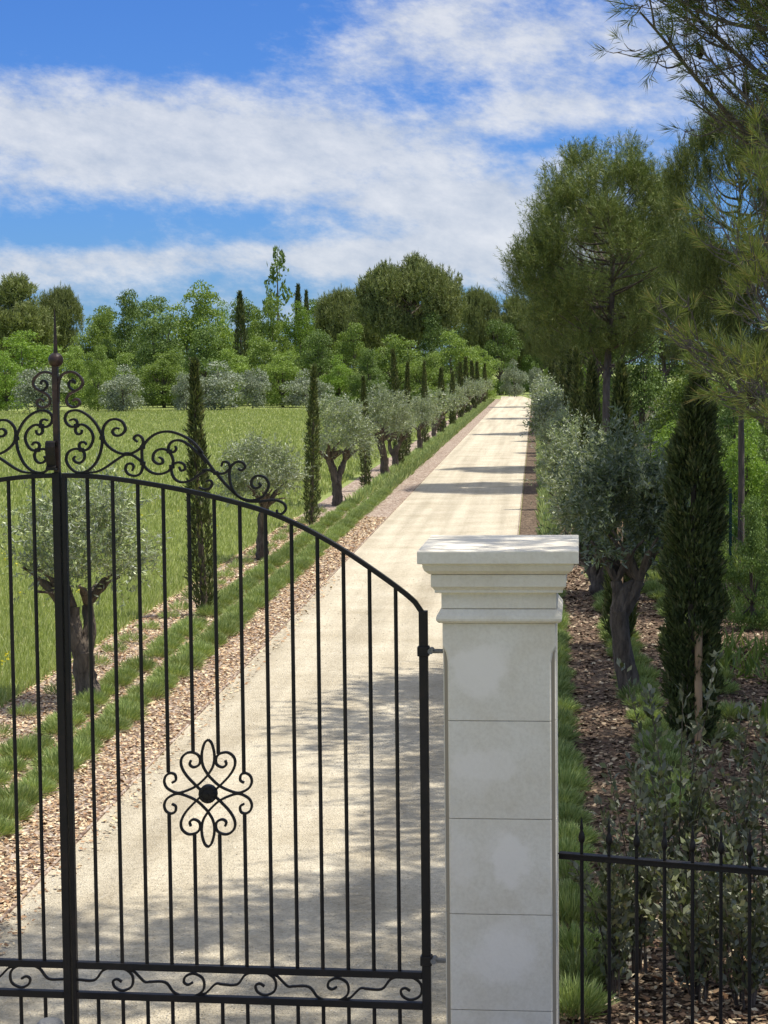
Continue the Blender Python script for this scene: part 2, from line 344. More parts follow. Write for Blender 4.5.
for x in (RL, RR):
    m = MB(); m.box(x-.012, -3, 0, x+.008, 182, .03); tag(m.build('driveway_edging', M['mulch']), 'thin low edging strip along the '+('left' if x == RL else 'right')+' side of the gravel driveway', 'edging', kind='structure')

# ------------------------------------------------------------------ gate
GY = 8.80; GA = R(3.4); GO = at(245, 700, GY); GU = Vector((math.cos(GA), -math.sin(GA), 0)); GN = Vector((math.sin(GA), math.cos(GA), 0))
def gp(px, py, dy=0):          # a point of the gate, in the gate's own unrotated frame
    d = CR @ Vector(((px-384)/F, -(py-512)/F, -1)); o = Vector((0, 0, CH))
    p = o + d*((GO-o).dot(GN)/d.dot(GN)); s = (p-GO).dot(GU)
    return Vector((GO.x + s, GY + dy, p.z))
def A_(L): return [(50+u/7.68, 360+v/7.68) for u, v in L]
def B_(L): return [(110+u/7.68, 410+v/7.68) for u, v in L]
def C_(L): return [(190+u/6.98, 440+v/6.98) for u, v in L]
def D_(L): return [(150+u/6.4, 720+v/6.4) for u, v in L]
scr = []
scr.append(A_([(66,330),(66,240),(68,170),(90,118),(140,92),(190,98),(235,135),(252,175),(235,212),(190,240),(150,262),(127,300),(135,340),(170,362),(205,358),(228,335),(220,308),(192,300),(176,318)]))
scr.append(A_([(196,238),(165,225),(145,200),(148,172),(168,156),(188,166),(190,184)]))
scr.append(A_([(150,464),(185,455),(208,475),(200,505),(165,512),(130,490),(115,450),(130,410),(170,388),(225,390),(290,425),(345,480),(385,550),(400,600),(398,660),(380,730),(345,800),(290,850),(230,865),(180,850),(135,800),(125,750),(145,705),(190,683),(240,690),(265,720),(262,760),(235,788),(200,785),(180,760),(195,738)]))
scr.append(A_([(245,535),(240,562),(215,570),(195,545),(205,510),(240,495),(280,510),(318,550),(332,600),(318,650),(290,685),(250,692),(225,665),(235,635),(265,632),(282,652)]))
scr.append(A_([(532,528),(502,524),(480,550),(500,578),(540,578),(572,550),(578,520),(555,475),(510,455),(460,462),(420,500),(405,550),(412,610),(440,655),(490,695),(545,718),(590,722),(640,712),(690,680),(715,640),(708,600),(680,578),(655,585),(645,605),(672,630)]))
scr.append(A_([(250,866),(350,860),(420,830),(500,775),(550,742),(590,725),(640,735),(690,770),(712,800),(708,840),(690,875),(650,890),(600,875),(580,840),(590,805),(620,795),(642,815),(632,852)]))
scr.append(B_([(375,362),(402,378),(402,408),(368,413),(332,385),(335,340),(365,308),(410,300),(450,318),(478,360),(485,400),(475,440),(440,475),(380,492),(320,480),(275,445),(250,400),(245,340),(250,290),(290,230),(350,185),(430,165),(510,178),(590,215),(650,260),(710,330)]) + C_([(60,75),(110,135),(160,205),(190,240),(240,300),(290,350),(340,395),(385,415),(440,420),(500,400),(540,350),(548,300),(520,260),(470,250),(435,275),(430,315),(460,337),(492,320),(480,298)]))
scr.append(B_([(500,275),(508,300),(490,322),(455,318),(450,280),(475,245),(520,232),(570,245),(625,285),(690,345),(740,410)]))
scr.append(B_([(530,435),(545,465),(575,455),(570,420),(530,402),(490,415),(472,450),(480,500),(510,540),(560,555),(620,540),(680,500),(730,470)]) + C_([(85,213),(130,210),(170,225),(220,235),(260,220),(280,190),(260,155),(230,155),(218,185)]))
scr.append(C_([(60,330),(100,345),(140,335),(155,305),(140,282),(110,290)]))
scr.append(C_([(335,198),(358,212),(385,190),(370,160),(330,152),(290,180),(275,230),(280,290),(300,350),(340,395),(400,425),(480,430),(560,420),(620,425),(660,450),(668,485),(642,515),(612,512),(605,485)]))
cols = A_([(400,598),(590,722),(240,690),(203,505)]) + B_([(455,318),(475,435),(250,285),(252,410)]) + C_([(180,230)])
scr_mat = lambda i: M['rust'] if i == 0 else M['iron']
railpts = [(59.5,475),(64.5,475.4),(89.8,476.2),(117,479),(156,485),(195,492.5),(234,502),(266,511.5),(292.6,522.3),(318.8,535.6),(345,551),(371.3,568.7),(395.5,586),(411.7,599),(424.5,612)]
XC = gp(60, 475).x              # centre line of the opening
p1, p2 = gp(97.5, 955), gp(399.4, 955)
BARX = [p1.x + (p2.x-p1.x)*k/12 for k in range(13)]
STX0, STX1 = gp(421.5, 780).x - .004, gp(421.5, 780).x + .032
BX = gp(425, 800).x
ZU, ZL = .481, .341               # centre heights of the two lower rails
for_y = lambda p: GY
rail3 = smooth_path([gp(*q) for q in railpts], 4)
rail3[-1].x = BX
def rail_z(x):
    for a, b in zip(rail3[:-1], rail3[1:]):
        if a.x <= x <= b.x: return a.z + (b.z-a.z)*(x-a.x)/(b.x-a.x)
    return rail3[-1].z if x > rail3[-1].x else rail3[0].z
def leaf_gate(mirror):
    name = 'gate_leaf'
    ox = BX if not mirror else 2*XC-BX
    rl = GO + GU*(ox-GO.x); root = empty(name, (rl.x, rl.y, 0), -GA)
    sx = -1 if mirror else 1
    def T(m):          # world points -> local (mirrored about the centre line for the left leaf)
        m.v = [((2*XC - x if mirror else x) - ox, y - GY, z) for x, y, z in m.v]
        if mirror: m.f = [tuple(reversed(f)) for f in m.f]
        return m
    def put(m, nm, mat, par=root, smooth=False, bevel=0): return T(m).build(nm, mat, par, smooth, bevel)
    m = MB(); x0 = XC + (.012 if not mirror else .002)
    pts = [p for p in rail3 if p.x > x0+.01 and p.x < BX-.012]
    pts = [Vector((x0, GY, rail_z(x0)))] + pts
    pts = [p for p in pts if p.x < BX-.03] + [Vector((BX-.004, GY, rail3[-1].z-.004))]
    m.strap(pts, .021, .03); put(m, 'top_rail', M['iron'], bevel=.003)
    m = MB(); m.box(BX-.019, GY-.02, .08, BX+.019, GY+.02, rail3[-1].z+.006); put(m, 'stile', M['iron'], bevel=.003)
    m = MB()
    if mirror: m.box(XC-.003, GY-.021, .06, XC+.033, GY+.021, rail_z(XC)+.012)
    else: m.box(XC+.010, GY-.018, .08, XC+.029, GY+.018, rail_z(XC)-.008)
    put(m, 'stile', M['iron'], bevel=.003)
    xi = XC + (.029 if not mirror else .033)
    for z, h in ((ZU, .016), (ZL, .016), (.1, .018)):
        m = MB(); m.box(xi, GY-.017, z-h, BX-.019, GY+.017, z+h); put(m, 'bottom_rail', M['iron'], bevel=.003)
    for k, x in enumerate(BARX):
        if k in (3, 4, 5, 6):
            zt = {3: 773, 6: 773, 4: 753.5, 5: 753.5}[k]; zb = {3: 814, 6: 814, 4: 834, 5: 834}[k]
            seg = [(rail_z(x)-.008, gp(200, zt).z), (gp(200, zb).z, ZU+.014)]
        else: seg = [(rail_z(x)-.008, ZU+.014)]
        seg.append((ZL-.014, .1)); 
        m = MB()
        for a, b in seg: m.tube([(x, GY, a), (x, GY, b)], .0088, 10)
        put(m, 'bar', M['iron'], smooth=True)
    for i, sc_ in enumerate(scr):
        P = smooth_path([gp(*q) for q in sc_], 5); n = len(P)
        wv = [.0108*(1 if min(j, n-1-j) > 8 else .75+.25*min(j, n-1-j)/8) for j in range(n)]
        m = MB(); m.strap(P, wv, .018); put(m, 'scroll', scr_mat(i), bevel=.0012)
    for q in cols:
        p = gp(*q); m = MB(); m.box(p.x-.011, GY-.012, p.z-.009, p.x+.011, GY+.012, p.z+.009); put(m, 'collar', M['iron'], bevel=.003)
    # running scroll between the two lower rails
    k72 = (gp(408, 985).x - gp(120, 985).x)/4; u = k72/72; zm = (ZU+ZL)/2; s0 = gp(120, 985).x
    lo = [(-43,0),(-26,0),(-17,12),(-6,16),(6,14),(13,6),(12,-6),(3,-11.5),(-5,-8),(-7,-1),(-3,2),(2,-1)]
    for j in range(-0, 5):
        cx = s0 + j*k72; s = 1 if j % 2 == 0 else -1
        pp = [Vector((max(cx + a*u, xi), GY, zm + b*u*s*.84)) for a, b in lo]
        if j == 0: pp = pp[:1] + pp[1:]
        n_ = len(smooth_path(pp, 5)); m = MB(); m.strap(smooth_path(pp, 5), .0105, .014); put(m, 'scroll', M['iron'], bevel=.001)
        if j < 4:
            pp = [Vector((cx + a*u, GY, zm + b*u*s*.84)) for a, b in ((6,14),(14,12),(18,8),(25,0),(31,0))]
            m = MB(); m.strap(smooth_path(pp, 4), .0095, .012); put(m, 'scroll', M['iron'])
    # flower in the middle of the bars
    fl = empty('flower_ornament', (0,0,0)); fl.parent = root
    petal = [(140,402),(165,385),(160,350),(130,340),(100,360),(92,400),(115,440),(175,466),(240,450),(300,420),(345,380),(375,345),(405,290),(412,220),(395,150),(372,125)]
    petal2 = [(603,402),(578,385),(583,350),(613,340),(643,360),(651,400),(628,440),(568,466),(503,450),(443,420),(398,380),(368,345),(338,290),(331,220),(348,150),(372,125)]
    heart = [(262,258),(255,285),(280,302),(315,285),(320,245),(295,215),(245,208),(205,240),(200,290),(230,350),(290,415),(330,452)]
    heart2 = [(743-x, y) for x, y in heart]
    dep = 0
    for L in (petal, petal2, heart, heart2):
        for flip in (0, 1):
            dep += 1
            P = smooth_path([gp(*D_([(x, 938-y if flip else y)])[0]) for x, y in L], 5)
            m = MB(); m.strap(P, .0105, .0145 + dep*.0004); put(m, 'petal_loop', M['iron'], fl, bevel=.001)
    p = gp(*D_([(373,471)])[0]); m = MB()
    m.tube([(p.x, GY-.03, p.z), (p.x, GY-.026, p.z), (p.x, GY-.018, p.z), (p.x, GY+.012, p.z)], [.012, .032, .042, .042], 20)
    for a in range(10): 
        m.tube([(p.x+.03*math.cos(a*PI/5), GY-.03, p.z+.03*math.sin(a*PI/5)), (p.x+.03*math.cos(a*PI/5), GY-.012, p.z+.03*math.sin(a*PI/5))], .008, 6)
    m.tube([(p.x, GY-.036, p.z), (p.x, GY-.02, p.z)], .009, 8)
    put(m, 'rosette', M['iron'], fl, smooth=True)
    # hinge strap to the pillar
    for zz in (gp(428, 651).z, .55):
        m = MB(); m.box(BX-.026, GY-.026, zz-.022, BX+.026, GY+.026, zz+.022)
        h = put(m, 'hinge', M['iron'], bevel=.004)
        m = MB(); m.tube([(BX+.02, GY, zz), (BX+.115, GY, zz)], .0105, 10); m.tube([(BX+.034, GY-.03, zz+.002), (BX+.034, GY+.03, zz+.002)], .013, 12); put(m, 'hinge_pin', M['greymetal'], h, smooth=True)
    return root, put
gl, put = leaf_gate(True)
tag(gl, 'left leaf of the black wrought iron gate, with the tall rusty spike and ball finial', 'gate', 'leaves of the iron gate')
# finial and latch belong to the left leaf
def PL(px, py): p = gp(px, py); return p
XP = gp(57.0, 440).x
m = MB(); zt = gp(55, 366).z; z0 = rail_z(XC)+.01
for nm_, mat in (('post_finial', M['rust']),):
    m.v = []; m.box(XP-.014, GY-.016, z0, XP+.012, GY+.016, zt); 
    m.v = [(2*XC-x, y, z) for x, y, z in m.v]; fin = put(m, 'post_finial', mat, bevel=.003)
    m = MB(); c = (2*XC-gp(55.7,360).x, GY, gp(55.7,360).z)
    m.lathe([(.034*math.cos(a), .034*math.sin(a)) for a in [R(-88+176*i/14) for i in range(15)]], c, 20); put(m, 'ball', mat, fin, smooth=True)
    m = MB(); m.lathe([(.0105, 0), (.008, .06), (.0045, .15), (.001, .2)], (c[0], GY, c[2]+.03), 8); put(m, 'spike', mat, fin, smooth=True)
zt_, zb_ = gp(54, 441).z, gp(54, 469).z; xl = 2*XC - gp(53.5, 455).x
m = MB(); pr = [(-.018, zt_-.022), (-.022, zt_-.006), (-.036, zt_), (-.05, zt_-.006), (-.054, zt_-.025), (-.05, zt_-.06), (-.04, zb_+.03), (-.036, zb_+.016), (-.05, zb_+.008)]
m.strap([Vector((a_, 0, b_)) for a_, b_ in pr], .006, .044); m.v = [(xl+y, GY+x, z) for x, y, z in m.v]
m.box(xl-.024, GY-.05, zb_-.004, xl+.024, GY-.016, zb_+.006); put(m, 'latch_hook', M['iron'], bevel=.001)
gr_, putr = leaf_gate(False)
tag(gr_, 'right leaf of the black wrought iron gate, hinged to the limestone pillar', 'gate', 'leaves of the iron gate')

# ------------------------------------------------------------------ stone pillar
PC = (at(501.0, 700, 8.65).x, 8.934)
pil = empty('stone_gate_pillar', (PC[0], PC[1], 0), -R(1.3), (1, 1.16, 1)); tag(pil, 'square pale limestone gate pillar with moulded cap right of the iron gate', 'pillar')
HW = .2465
def ring_prism(m, prof):
    vs = []; fs = []
    for h, z in prof: vs += [(-h,-h,z),(h,-h,z),(h,h,z),(-h,h,z)]
    for i in range(len(prof)-1):
        for k in range(4): fs.append((i*4+k, i*4+(k+1)%4, (i+1)*4+(k+1)%4, (i+1)*4+k))
    n = len(prof)-1; fs += [(3,2,1,0), (n*4, n*4+1, n*4+2, n*4+3)]; m.add(vs, fs)
m = MB(); ring_prism(m, [(.27,2.0),(.298,2.298),(.318,2.315),(.325,2.333),(.325,2.345),(.346,2.347),(.346,2.402),(.343,2.404)][1:]); m.build('cap', M['stone'], pil, bevel=.004)
m = MB(); ring_prism(m, [(.25,2.142),(.25,2.212),(.277,2.214),(.277,2.226),(.284,2.236),(.292,2.242),(.292,2.296)]); m.build('cornice', M['stone'], pil, bevel=.003)
m = MB(); ring_prism(m, [(.246,2.078),(.262,2.081),(.271,2.09),(.273,2.1),(.27,2.112),(.26,2.126),(.251,2.14)]); m.build('necking', M['stone'], pil, bevel=.003)
zj = [2.078]
for yy in (721, 819, 914.5, 1010.5): zj.append(at(500, yy, 8.65).z)
zj += [zj[-1]-.425, 0]; zj = [z for z in zj if z >= 0]
print('pillar joints', zj)
def cham(h, c): return [(-h+c,-h),(h-c,-h),(h,-h+c),(h,h-c),(h-c,h),(-h+c,h),(-h,h-c),(-h,-h+c)]
for i in range(len(zj)-1):
    t, b = zj[i], zj[i+1]
    if t-b < .03: continue
    m = MB(); c = .027
    secs = [(b+.0015, c), (t-.0015, c)] if i else [(b+.0015, c), (t-.17, c), (t-.13, .02), (t-.1, .003), (t-.001, .002)]
    vs = []; fs = []
    for z, cc in secs: vs += [(x, y, z) for x, y in cham(HW, cc)]
    for j in range(len(secs)-1):
        for k in range(8): fs.append((j*8+k, j*8+(k+1)%8, (j+1)*8+(k+1)%8, (j+1)*8+k))
    fs += [tuple(range(7,-1,-1)), tuple(range((len(secs)-1)*8, len(secs)*8))]; m.add(vs, fs)
    o = m.build('stone_block', M['stone'], pil, bevel=.0015)
m = MB(); vs = []
m.box(-HW+.006,-HW+.006,.01,HW-.006,HW-.006,2.07); m.build('mortar_core', M['mortar'], pil)

# ------------------------------------------------------------------ picket railing right of the pillar
fa = at(559, 856, 8.85); d_ = CR @ Vector(((768-384)/F, -(873-512)/F, -1)); fb = Vector((0, 0, CH)) + d_*((fa.z-CH)/d_.z)
def fgp(px, py):
    d = CR @ Vector(((px-384)/F, -(py-512)/F, -1)); n = Vector((-(fb-fa).y, (fb-fa).x, 0)).normalized(); o = Vector((0, 0, CH))
    return o + d*((fa-o).dot(n)/d.dot(n))
fr = empty('iron_railing', (fa.x, fa.y, 0), math.atan2(fb.y-fa.y, fb.x-fa.x)); tag(fr, 'low black iron railing with spear tipped bars right of the stone pillar', 'railing')
FL = 1.7; zr = (fa.z+fb.z)/2
sp_ = (fgp(749.7, 870) - fgp(581.7, 860)).xy.length/6; x1 = (fgp(581.7, 860) - fa).xy.length
m = MB(); m.box(0, -.007, zr-.012, FL, .007, zr+.012); m.box(0,-.022, zr+.0125, FL, .022, zr+.0185); m.build('rail', M['iron'], fr, bevel=.002)
m = MB(); m.box(0, -.02, .12, FL, .02, .145); m.build('rail', M['iron'], fr, bevel=.002)
for k in range(12):
    x = x1 + k*sp_
    if x > FL: break
    m = MB(); m.tube([(x, 0, .05), (x, 0, zr-.012)], .0085, 8); m.tube([(x, 0, zr+.018), (x, 0, zr+.07)], .0075, 8)
    b = m.build('bar', M['iron'], fr, smooth=True)
    m = MB(); m.lathe([(.004,0),(.0125,.012),(.016,.03),(.011,.05),(.0065,.062),(.009,.072),(.006,.09),(.001,.125)], (x, 0, zr+.062), 8); m.build('spear_tip', M['iron'], b, smooth=True)

sc.view_settings.view_transform = 'Standard'; sc.view_settings.look = 'None'; sc.view_settings.exposure = .35
# ------------------------------------------------------------------ grey metal thing low in front of the gate
p = at(50, 1023, 8.4); m = MB()
bo = empty('ground_bollard', (p.x, 8.4, 0)); tag(bo, 'rounded grey metal post top at the bottom left in front of the gate', 'bollard')
zt = at(50, 1018.5, 8.4).z
m.lathe([(.055,0),(.055,zt-.05)], n=24); m.build('post', M['greymetal'], bo, smooth=True)
m = MB(); m.lathe([(.058,zt-.052),(.061,zt-.04),(.058,zt-.022),(.045,zt-.008),(.02,zt-.001),(.002,zt)], n=24); m.build('domed_cap', M['greymetal'], bo, smooth=True)

# ================================================================== planting
def tri_count(): pass
def lobes_in(n, shape):        # n points spread in a unit ball by rejection with spacing
    pts = []
    while len(pts) < n:
        q = RNG.uniform(-1, 1, 3)
        if np.linalg.norm(q) <= 1: pts.append(q)
    return np.array(pts)
ORD = ['first','second','third','fourth','fifth','sixth','seventh','eighth','ninth','tenth','eleventh','twelfth','thirteenth','fourteenth','fifteenth','sixteenth','seventeenth','eighteenth','nineteenth','twentieth']

# ---- olives: gnarled forked trunk, twiggy crown of narrow silvery leaves
def olive_meshes(seed, H, W, th, hi=True, mat='olive', full=1.0, fk=.62, sp=.13, tr=1.0):
    rnd = random.Random(seed); rg = np.random.default_rng(seed)
    m = MB(); lean = rnd.uniform(-.12, .12); k = H/2.1
    fork = th*fk; r0 = .115*k*tr
    base = [(0,0,-.03),(.02,0,.05),(lean*.4,.02,fork*.5),(lean*.7+rnd.uniform(-.03,.03),.0,fork)]
    m.tube(smooth_path(base, 4), list(np.interp(np.linspace(0,1,13),[0,.15,.6,1],[r0*1.5,r0*1.08,r0*.92,r0*.85])), 12, jit=.16, rnd=rnd)
    c0 = Vector(base[-1]); tips = []
    for j in range(rnd.choice([2, 3])):
        a = j*2.6 + rnd.uniform(-.4,.4) + (PI if rnd.random() < .3 else 0); rr = W*sp*rnd.uniform(.7,1.4)
        e = Vector((math.cos(a)*rr, math.sin(a)*rr*.8, th + .12)); mid = c0.lerp(e, .5) + Vector((rnd.uniform(-.07,.07), 0, rnd.uniform(-.04,.03)))
        m.tube(smooth_path([c0-Vector((0,0,.06)), mid, e], 4), [r0*.68]*3+[r0*.6]*3+[r0*.48]*3, 9, jit=.14, rnd=rnd)
        for q in range(4):
            a2 = rnd.uniform(0, 2*PI); t = e + Vector((math.cos(a2)*W*.25, math.sin(a2)*W*.25, rnd.uniform(.15,.45)*k))
            m.tube(smooth_path([e, e.lerp(t,.5)+Vector((0,0,.05)), t], 3), [r0*.35]*4+[r0*.12]*3, 6, jit=.1, rnd=rnd); tips.append(t)
    trunk = m.mesh('olive_trunk', M['olive_bark'], True)
    nl = int((62 if hi else 36)*full); cz = (th + H)/2 + .05; rz = (H-th)/2 + .02
    ctr = []; 
    while len(ctr) < nl:
        q = rg.uniform(-1, 1, 3); l = np.linalg.norm(q)
        if l > 1 or l < .35: continue
        if q[2] < -.55: continue
        q = q*(.72+.28*rg.random()); ctr.append([q[0]*W*.43, q[1]*W*.43, cz + q[2]*rz*.9])
    ctr = np.array(ctr); P = []; D = []; cen = np.array([0,0,cz-.25*rz])
    nt_ = 18 if hi else 12; nlv = 17 if hi else 8
    for c in ctr:
        o = norm((c-cen)[None])[0]
        d = norm(o*.75 + rg.normal(size=(nt_,3))*.55 + np.array([0,0,.35]))
        L = rg.uniform(.14,.34,(nt_,1))*k
        t = np.sort(rg.random((nt_, nlv, 1)), axis=1)
        st = c + rg.normal(size=(nt_,3))*.07*k
        bend = rg.normal(size=(nt_,1,3))*.06 - np.array([0,0,.05])
        p = st[:,None,:] + d[:,None,:]*L[:,None,:]*t*1.15 + bend*t*t
        dd = norm(d[:,None,:]*.7 + rg.normal(size=(nt_,nlv,3))*.62)
        P.append(p.reshape(-1,3)); D.append(dd.reshape(-1,3))
    P = np.concatenate(P); D = np.concatenate(D); n = len(P)
    if hi: V = kites(P, D, rg.uniform(.045,.075,n)*k, rg.uniform(.012,.019,n)*k)
    else: V = kites(P, D, rg.uniform(.07,.12,n)*k, rg.uniform(.03,.045,n)*k)
    return trunk, quad_mesh('olive_crown', V, M[mat])
def place_tree(name, meshes, loc, rz, label, cat, group=None, s=1, tn='trunk', cn='crown'):
    r = empty(name, loc, rz, s); tag(r, label, cat, group)
    if meshes[0]: link(tn, meshes[0], r)
    link(cn, meshes[1], r); return r
OLV = [olive_meshes(s, 2.1, 1.5, .8, True, 'olive', .8) for s in (3, 8, 15)]
OLF = [olive_meshes(s, 2.1, 1.6, .7, False) for s in (21, 22, 23)]
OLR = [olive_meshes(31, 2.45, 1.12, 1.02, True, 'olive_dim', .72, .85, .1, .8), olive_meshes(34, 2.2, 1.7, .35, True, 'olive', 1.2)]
OLRF = [olive_meshes(s, 2.3, 1.7, .35, False, 'olive', 1.4) for s in (41, 42)]

# ---- cypresses: narrow column of upright sprays
def cypress_meshes(seed, H, W, n, big=1.0, lean=0.0, wisp=.3, pf=(.5,.85,1,.9,.6,.3,.04), stray=.0):
    rg = np.random.default_rng(seed); m = MB()
    m.tube([(0,0,-.03),(0,0,H*.5),(lean*.6,0,H*.93)], [.045*H/3,.03*H/3,.008], 8)
    trunk = m.mesh('cypress_trunk', M['olive_bark'], True)
    t = rg.random(n)**.9; a = rg.random(n)*2*PI
    prof = np.interp(t, [0,.04,.15,.5,.75,.9,1], pf)
    lump = 1 + .16*np.sin(a*3+t*23+seed) + .13*np.sin(t*57+a*2)
    r = W/2*prof*lump*(1-.55*rg.random(n)**2.2)
    x = np.cos(a)*r + lean*t**2; y = np.sin(a)*r; z = .06 + t*(H-.15)
    P = np.stack([x,y,z],1)
    out = rg.uniform(.1,wisp+.35,n)
    gap = (np.sin(a*2+t*17+seed)+np.sin(a*5-t*41)) < 1.35; P = P[gap]; a = a[gap]; out = out[gap]; n = len(P)
    D = norm(np.stack([np.cos(a)*out, np.sin(a)*out, np.ones(n)],1) + rg.normal(size=(n,3))*.32)
    V = kites(P, D, rg.uniform(.05,.13,n)*big, rg.uniform(.018,.032,n)*big)
    return trunk, quad_mesh('cypress_crown', V, M['cypress'])
CYL = [cypress_meshes(s, 3.15, .26, 3600, lean=l, wisp=.5, pf=(.6,.9,1,.85,.5,.22,.03)) for s, l in ((1,.06),(2,-.03),(3,.02))]
CYF = [cypress_meshes(s, 3.1, .3, 2200, 1.7) for s in (4, 5)]
CYR = [cypress_meshes(6, 3.15, .45, 22000, .8, .05, .75, (.5,.8,.9,1,.86,.5,.06)), cypress_meshes(7, 3.25, .34, 10000, 1.0)]

TX = -4.27
def gx(px, py): return ground_at(px, py)
ols = [gx(88,703), gx(263,560), gx(338,506), gx(386,478)]
cys = [gx(205,616), gx(311,527), gx(366,491), gx(400,468)]
print('olives', [tuple(round(c,2) for c in p) for p in ols], 'cyp', [tuple(round(c,2) for c in p) for p in cys])
yy = 61.0
while len(ols) < 14:
    ols.append(Vector((TX+random.uniform(-.1,.1), yy, 0))); cys.append(Vector((TX+random.uniform(-.1,.1), yy+6.0, 0))); yy += 12.0
descL = ['gnarled forked olive tree nearest the gate in the row left of the drive', 'silvery olive tree behind the lowest scroll of the gate, left of the drive']
for i, p in enumerate(ols):
    mm = OLV[i%3] if i < 6 else OLF[i%3]
    lab = descL[i] if i < 2 else '%s silvery olive tree from the gate in the row left of the drive' % ORD[i]
    place_tree('olive_tree', mm, p, [0,2.3,4.1,1.2,3.3,5.2][i%6], lab, 'olive tree', 'olive trees in the row left of the drive', [1.0,1.0,1.05,1.08,1.0,1.02][i%6])
for i, p in enumerate(cys):
    mm = CYL[i%3] if i < 6 else CYF[i%2]
    lab = 'slender young cypress between the first and second olive trees left of the drive' if i == 0 else '%s slender young cypress from the gate in the row left of the drive' % ORD[i]
    place_tree('cypress', mm, p, [0,1.1,2,3,4,5][i%6], lab, 'cypress', 'young cypresses in the row left of the drive', [1.0,1.0,1.04,1.1,1.05,1.12][i%6])
# right-hand row
p = gx(629,700); ro = [p, Vector((.86,27.5,0)), Vector((.78,36,0))]; rc = [Vector((at(692,740,16.8).x,16.8,0)), Vector((at(621,500,22.6).x,22.6,0)), Vector((.85,33,0)), Vector((1.0,44,0))]
yy = 50
while yy < 176: ro.append(Vector((.7+random.uniform(-.12,.12), yy, 0))); rc.append(Vector((1.0, yy+5.5, 0))); yy += 11
descR = ['dark olive tree with a thick trunk just behind the stone pillar, right of the drive']
for i, p in enumerate(ro):
    mm = OLR[min(i,1)] if i < 4 else OLRF[i%2]
    lab = descR[i] if i < 1 else '%s grey-green olive tree from the pillar in the row right of the drive' % ORD[i]
    place_tree('olive_tree', mm, p, [.4,2.2,1.1,4.5][i%4], lab, 'olive tree', 'olive trees in the row right of the drive', 1 if i == 0 else [1.0,.98,1.06,1.05][i%4])
for i, p in enumerate(rc):
    mm = CYR[min(i,1)] if i < 4 else CYF[i%2]
    lab = 'large dark column-shaped cypress with a wooden stake, nearest the iron railing on the right' if i == 0 else '%s dark young cypress from the railing in the row right of the drive' % ORD[i]
    place_tree('cypress', mm, p, i*1.3, lab, 'cypress', 'young cypresses in the row right of the drive', 1 if i < 2 else 1.1)
for i, (px, py, Y, h, l) in enumerate(((698.5,626,16.61,None,'pale round wooden stake beside the large dark cypress on the right'),(620,500,22.3,None,'pale wooden stake in front of the second cypress on the right'))):
    q = at(px, py, Y); m = MB(); m.tube([(0,0,0),(0,0,q.z-.01),(0,0,q.z)], [.032,.032,.026], 12)
    o = m.build('wooden_stake', M['wood'], smooth=True); o.location = (q.x, Y, 0); tag(o, l, 'stake')

# ---- lavender clumps: fans of fine upright stalks
def lav_mesh(seed, n=1000, r=.19, h=.2, w=.0055):
    rg = np.random.default_rng(seed); a = rg.random(n)*2*PI; q = np.sqrt(rg.random(n))
    P = np.stack([np.cos(a)*q*r*.55, np.sin(a)*q*r*.55, np.zeros(n)+.0],1)
    D = norm(np.stack([np.cos(a)*q*1.15, np.sin(a)*q*1.15, np.ones(n)],1) + rg.normal(size=(n,3))*.16)
    L = rg.uniform(.6,1.08,n)*h*(1-.25*q); t0 = rg.uniform(0,.55,n); P = P + D*(L*t0)[:,None]; D = norm(D + rg.normal(size=(n,3))*.28); L = L*(1-t0)
    V = kites(P, D, L, np.full(n, w)*rg.uniform(.8,1.5,n), mid=.6)
    return quad_mesh('lavender', V, M['lavender'])
LV = [lav_mesh(s) for s in range(4)]; LVS = [lav_mesh(50+s, 300, .15, .2) for s in range(2)]
def row(xf, y0, y1, step, label, group, pool, sc_=(.82,1.08), jx=.04, jy=.06, skip=0):
    y = y0; i = 0
    while y < y1:
        if random.random() >= skip:
            o = link('lavender_clump', pool[i%len(pool)]); s_ = random.uniform(*sc_)
            o.location = (xf + random.uniform(-jx, jx), y + random.uniform(-jy, jy), .01); o.rotation_euler = (0,0,random.uniform(0,6.28)); o.scale = (s_*1.05, s_*1.05, s_*random.uniform(.85,1.15))
            tag(o, label, 'lavender', group)
        y += step*(1 + max(0, (y-30))*.0); i += 1
row(-3.76, 11.5, 50, .44, 'low green lavender clump in the continuous hedge row nearest the driveway on its left', 'lavender hedge nearest the drive on the left', LV)
row(-4.2, 12.3, 46, .52, 'low green lavender clump in the middle row running between the trunks left of the drive', 'middle lavender row on the left', LV, skip=.12)
row(-4.7, 13, 44, 1.0, 'small separate lavender clump in the sparse row beside the meadow edge', 'sparse lavender row beside the meadow', LVS, jy=.2)
row(.17, 9.7, 30, .5, 'lavender clump in the row right behind the stone pillar beside the driveway', 'lavender row beside the drive on the right', LV, (.9,1.15))
row(.98, 13.4, 42, .55, 'lavender clump between the olive and cypress trunks right of the drive', 'lavender between the right-hand trees', LV, (.9,1.2), jy=.15, skip=.2)
row(1.65, 17, 34, 1.0, 'lavender clump in the shade beyond the right-hand row of trees', 'shaded lavender on the far right', LV, (.9,1.2), jx=.15, jy=.3)
def far_lav(x, y0, y1, step, label, w=.035):
    n = int((y1-y0)/step)*44; rg = np.random.default_rng(int(y0*7)); y = rg.uniform(y0, y1, n); a = rg.random(n)*2*PI
    q = rg.random(n); P = np.stack([x+np.cos(a)*q*.16, y, np.zeros(n)],1); D = norm(np.stack([np.cos(a)*q*.6, np.sin(a)*q*.6, np.ones(n)],1)+rg.normal(size=(n,3))*.2)
    o = link('far_lavender', quad_mesh('far_lavender', kites(P, D, rg.uniform(.16,.27,n), w), M['lavender'])); tag(o, label, 'lavender', kind='stuff')
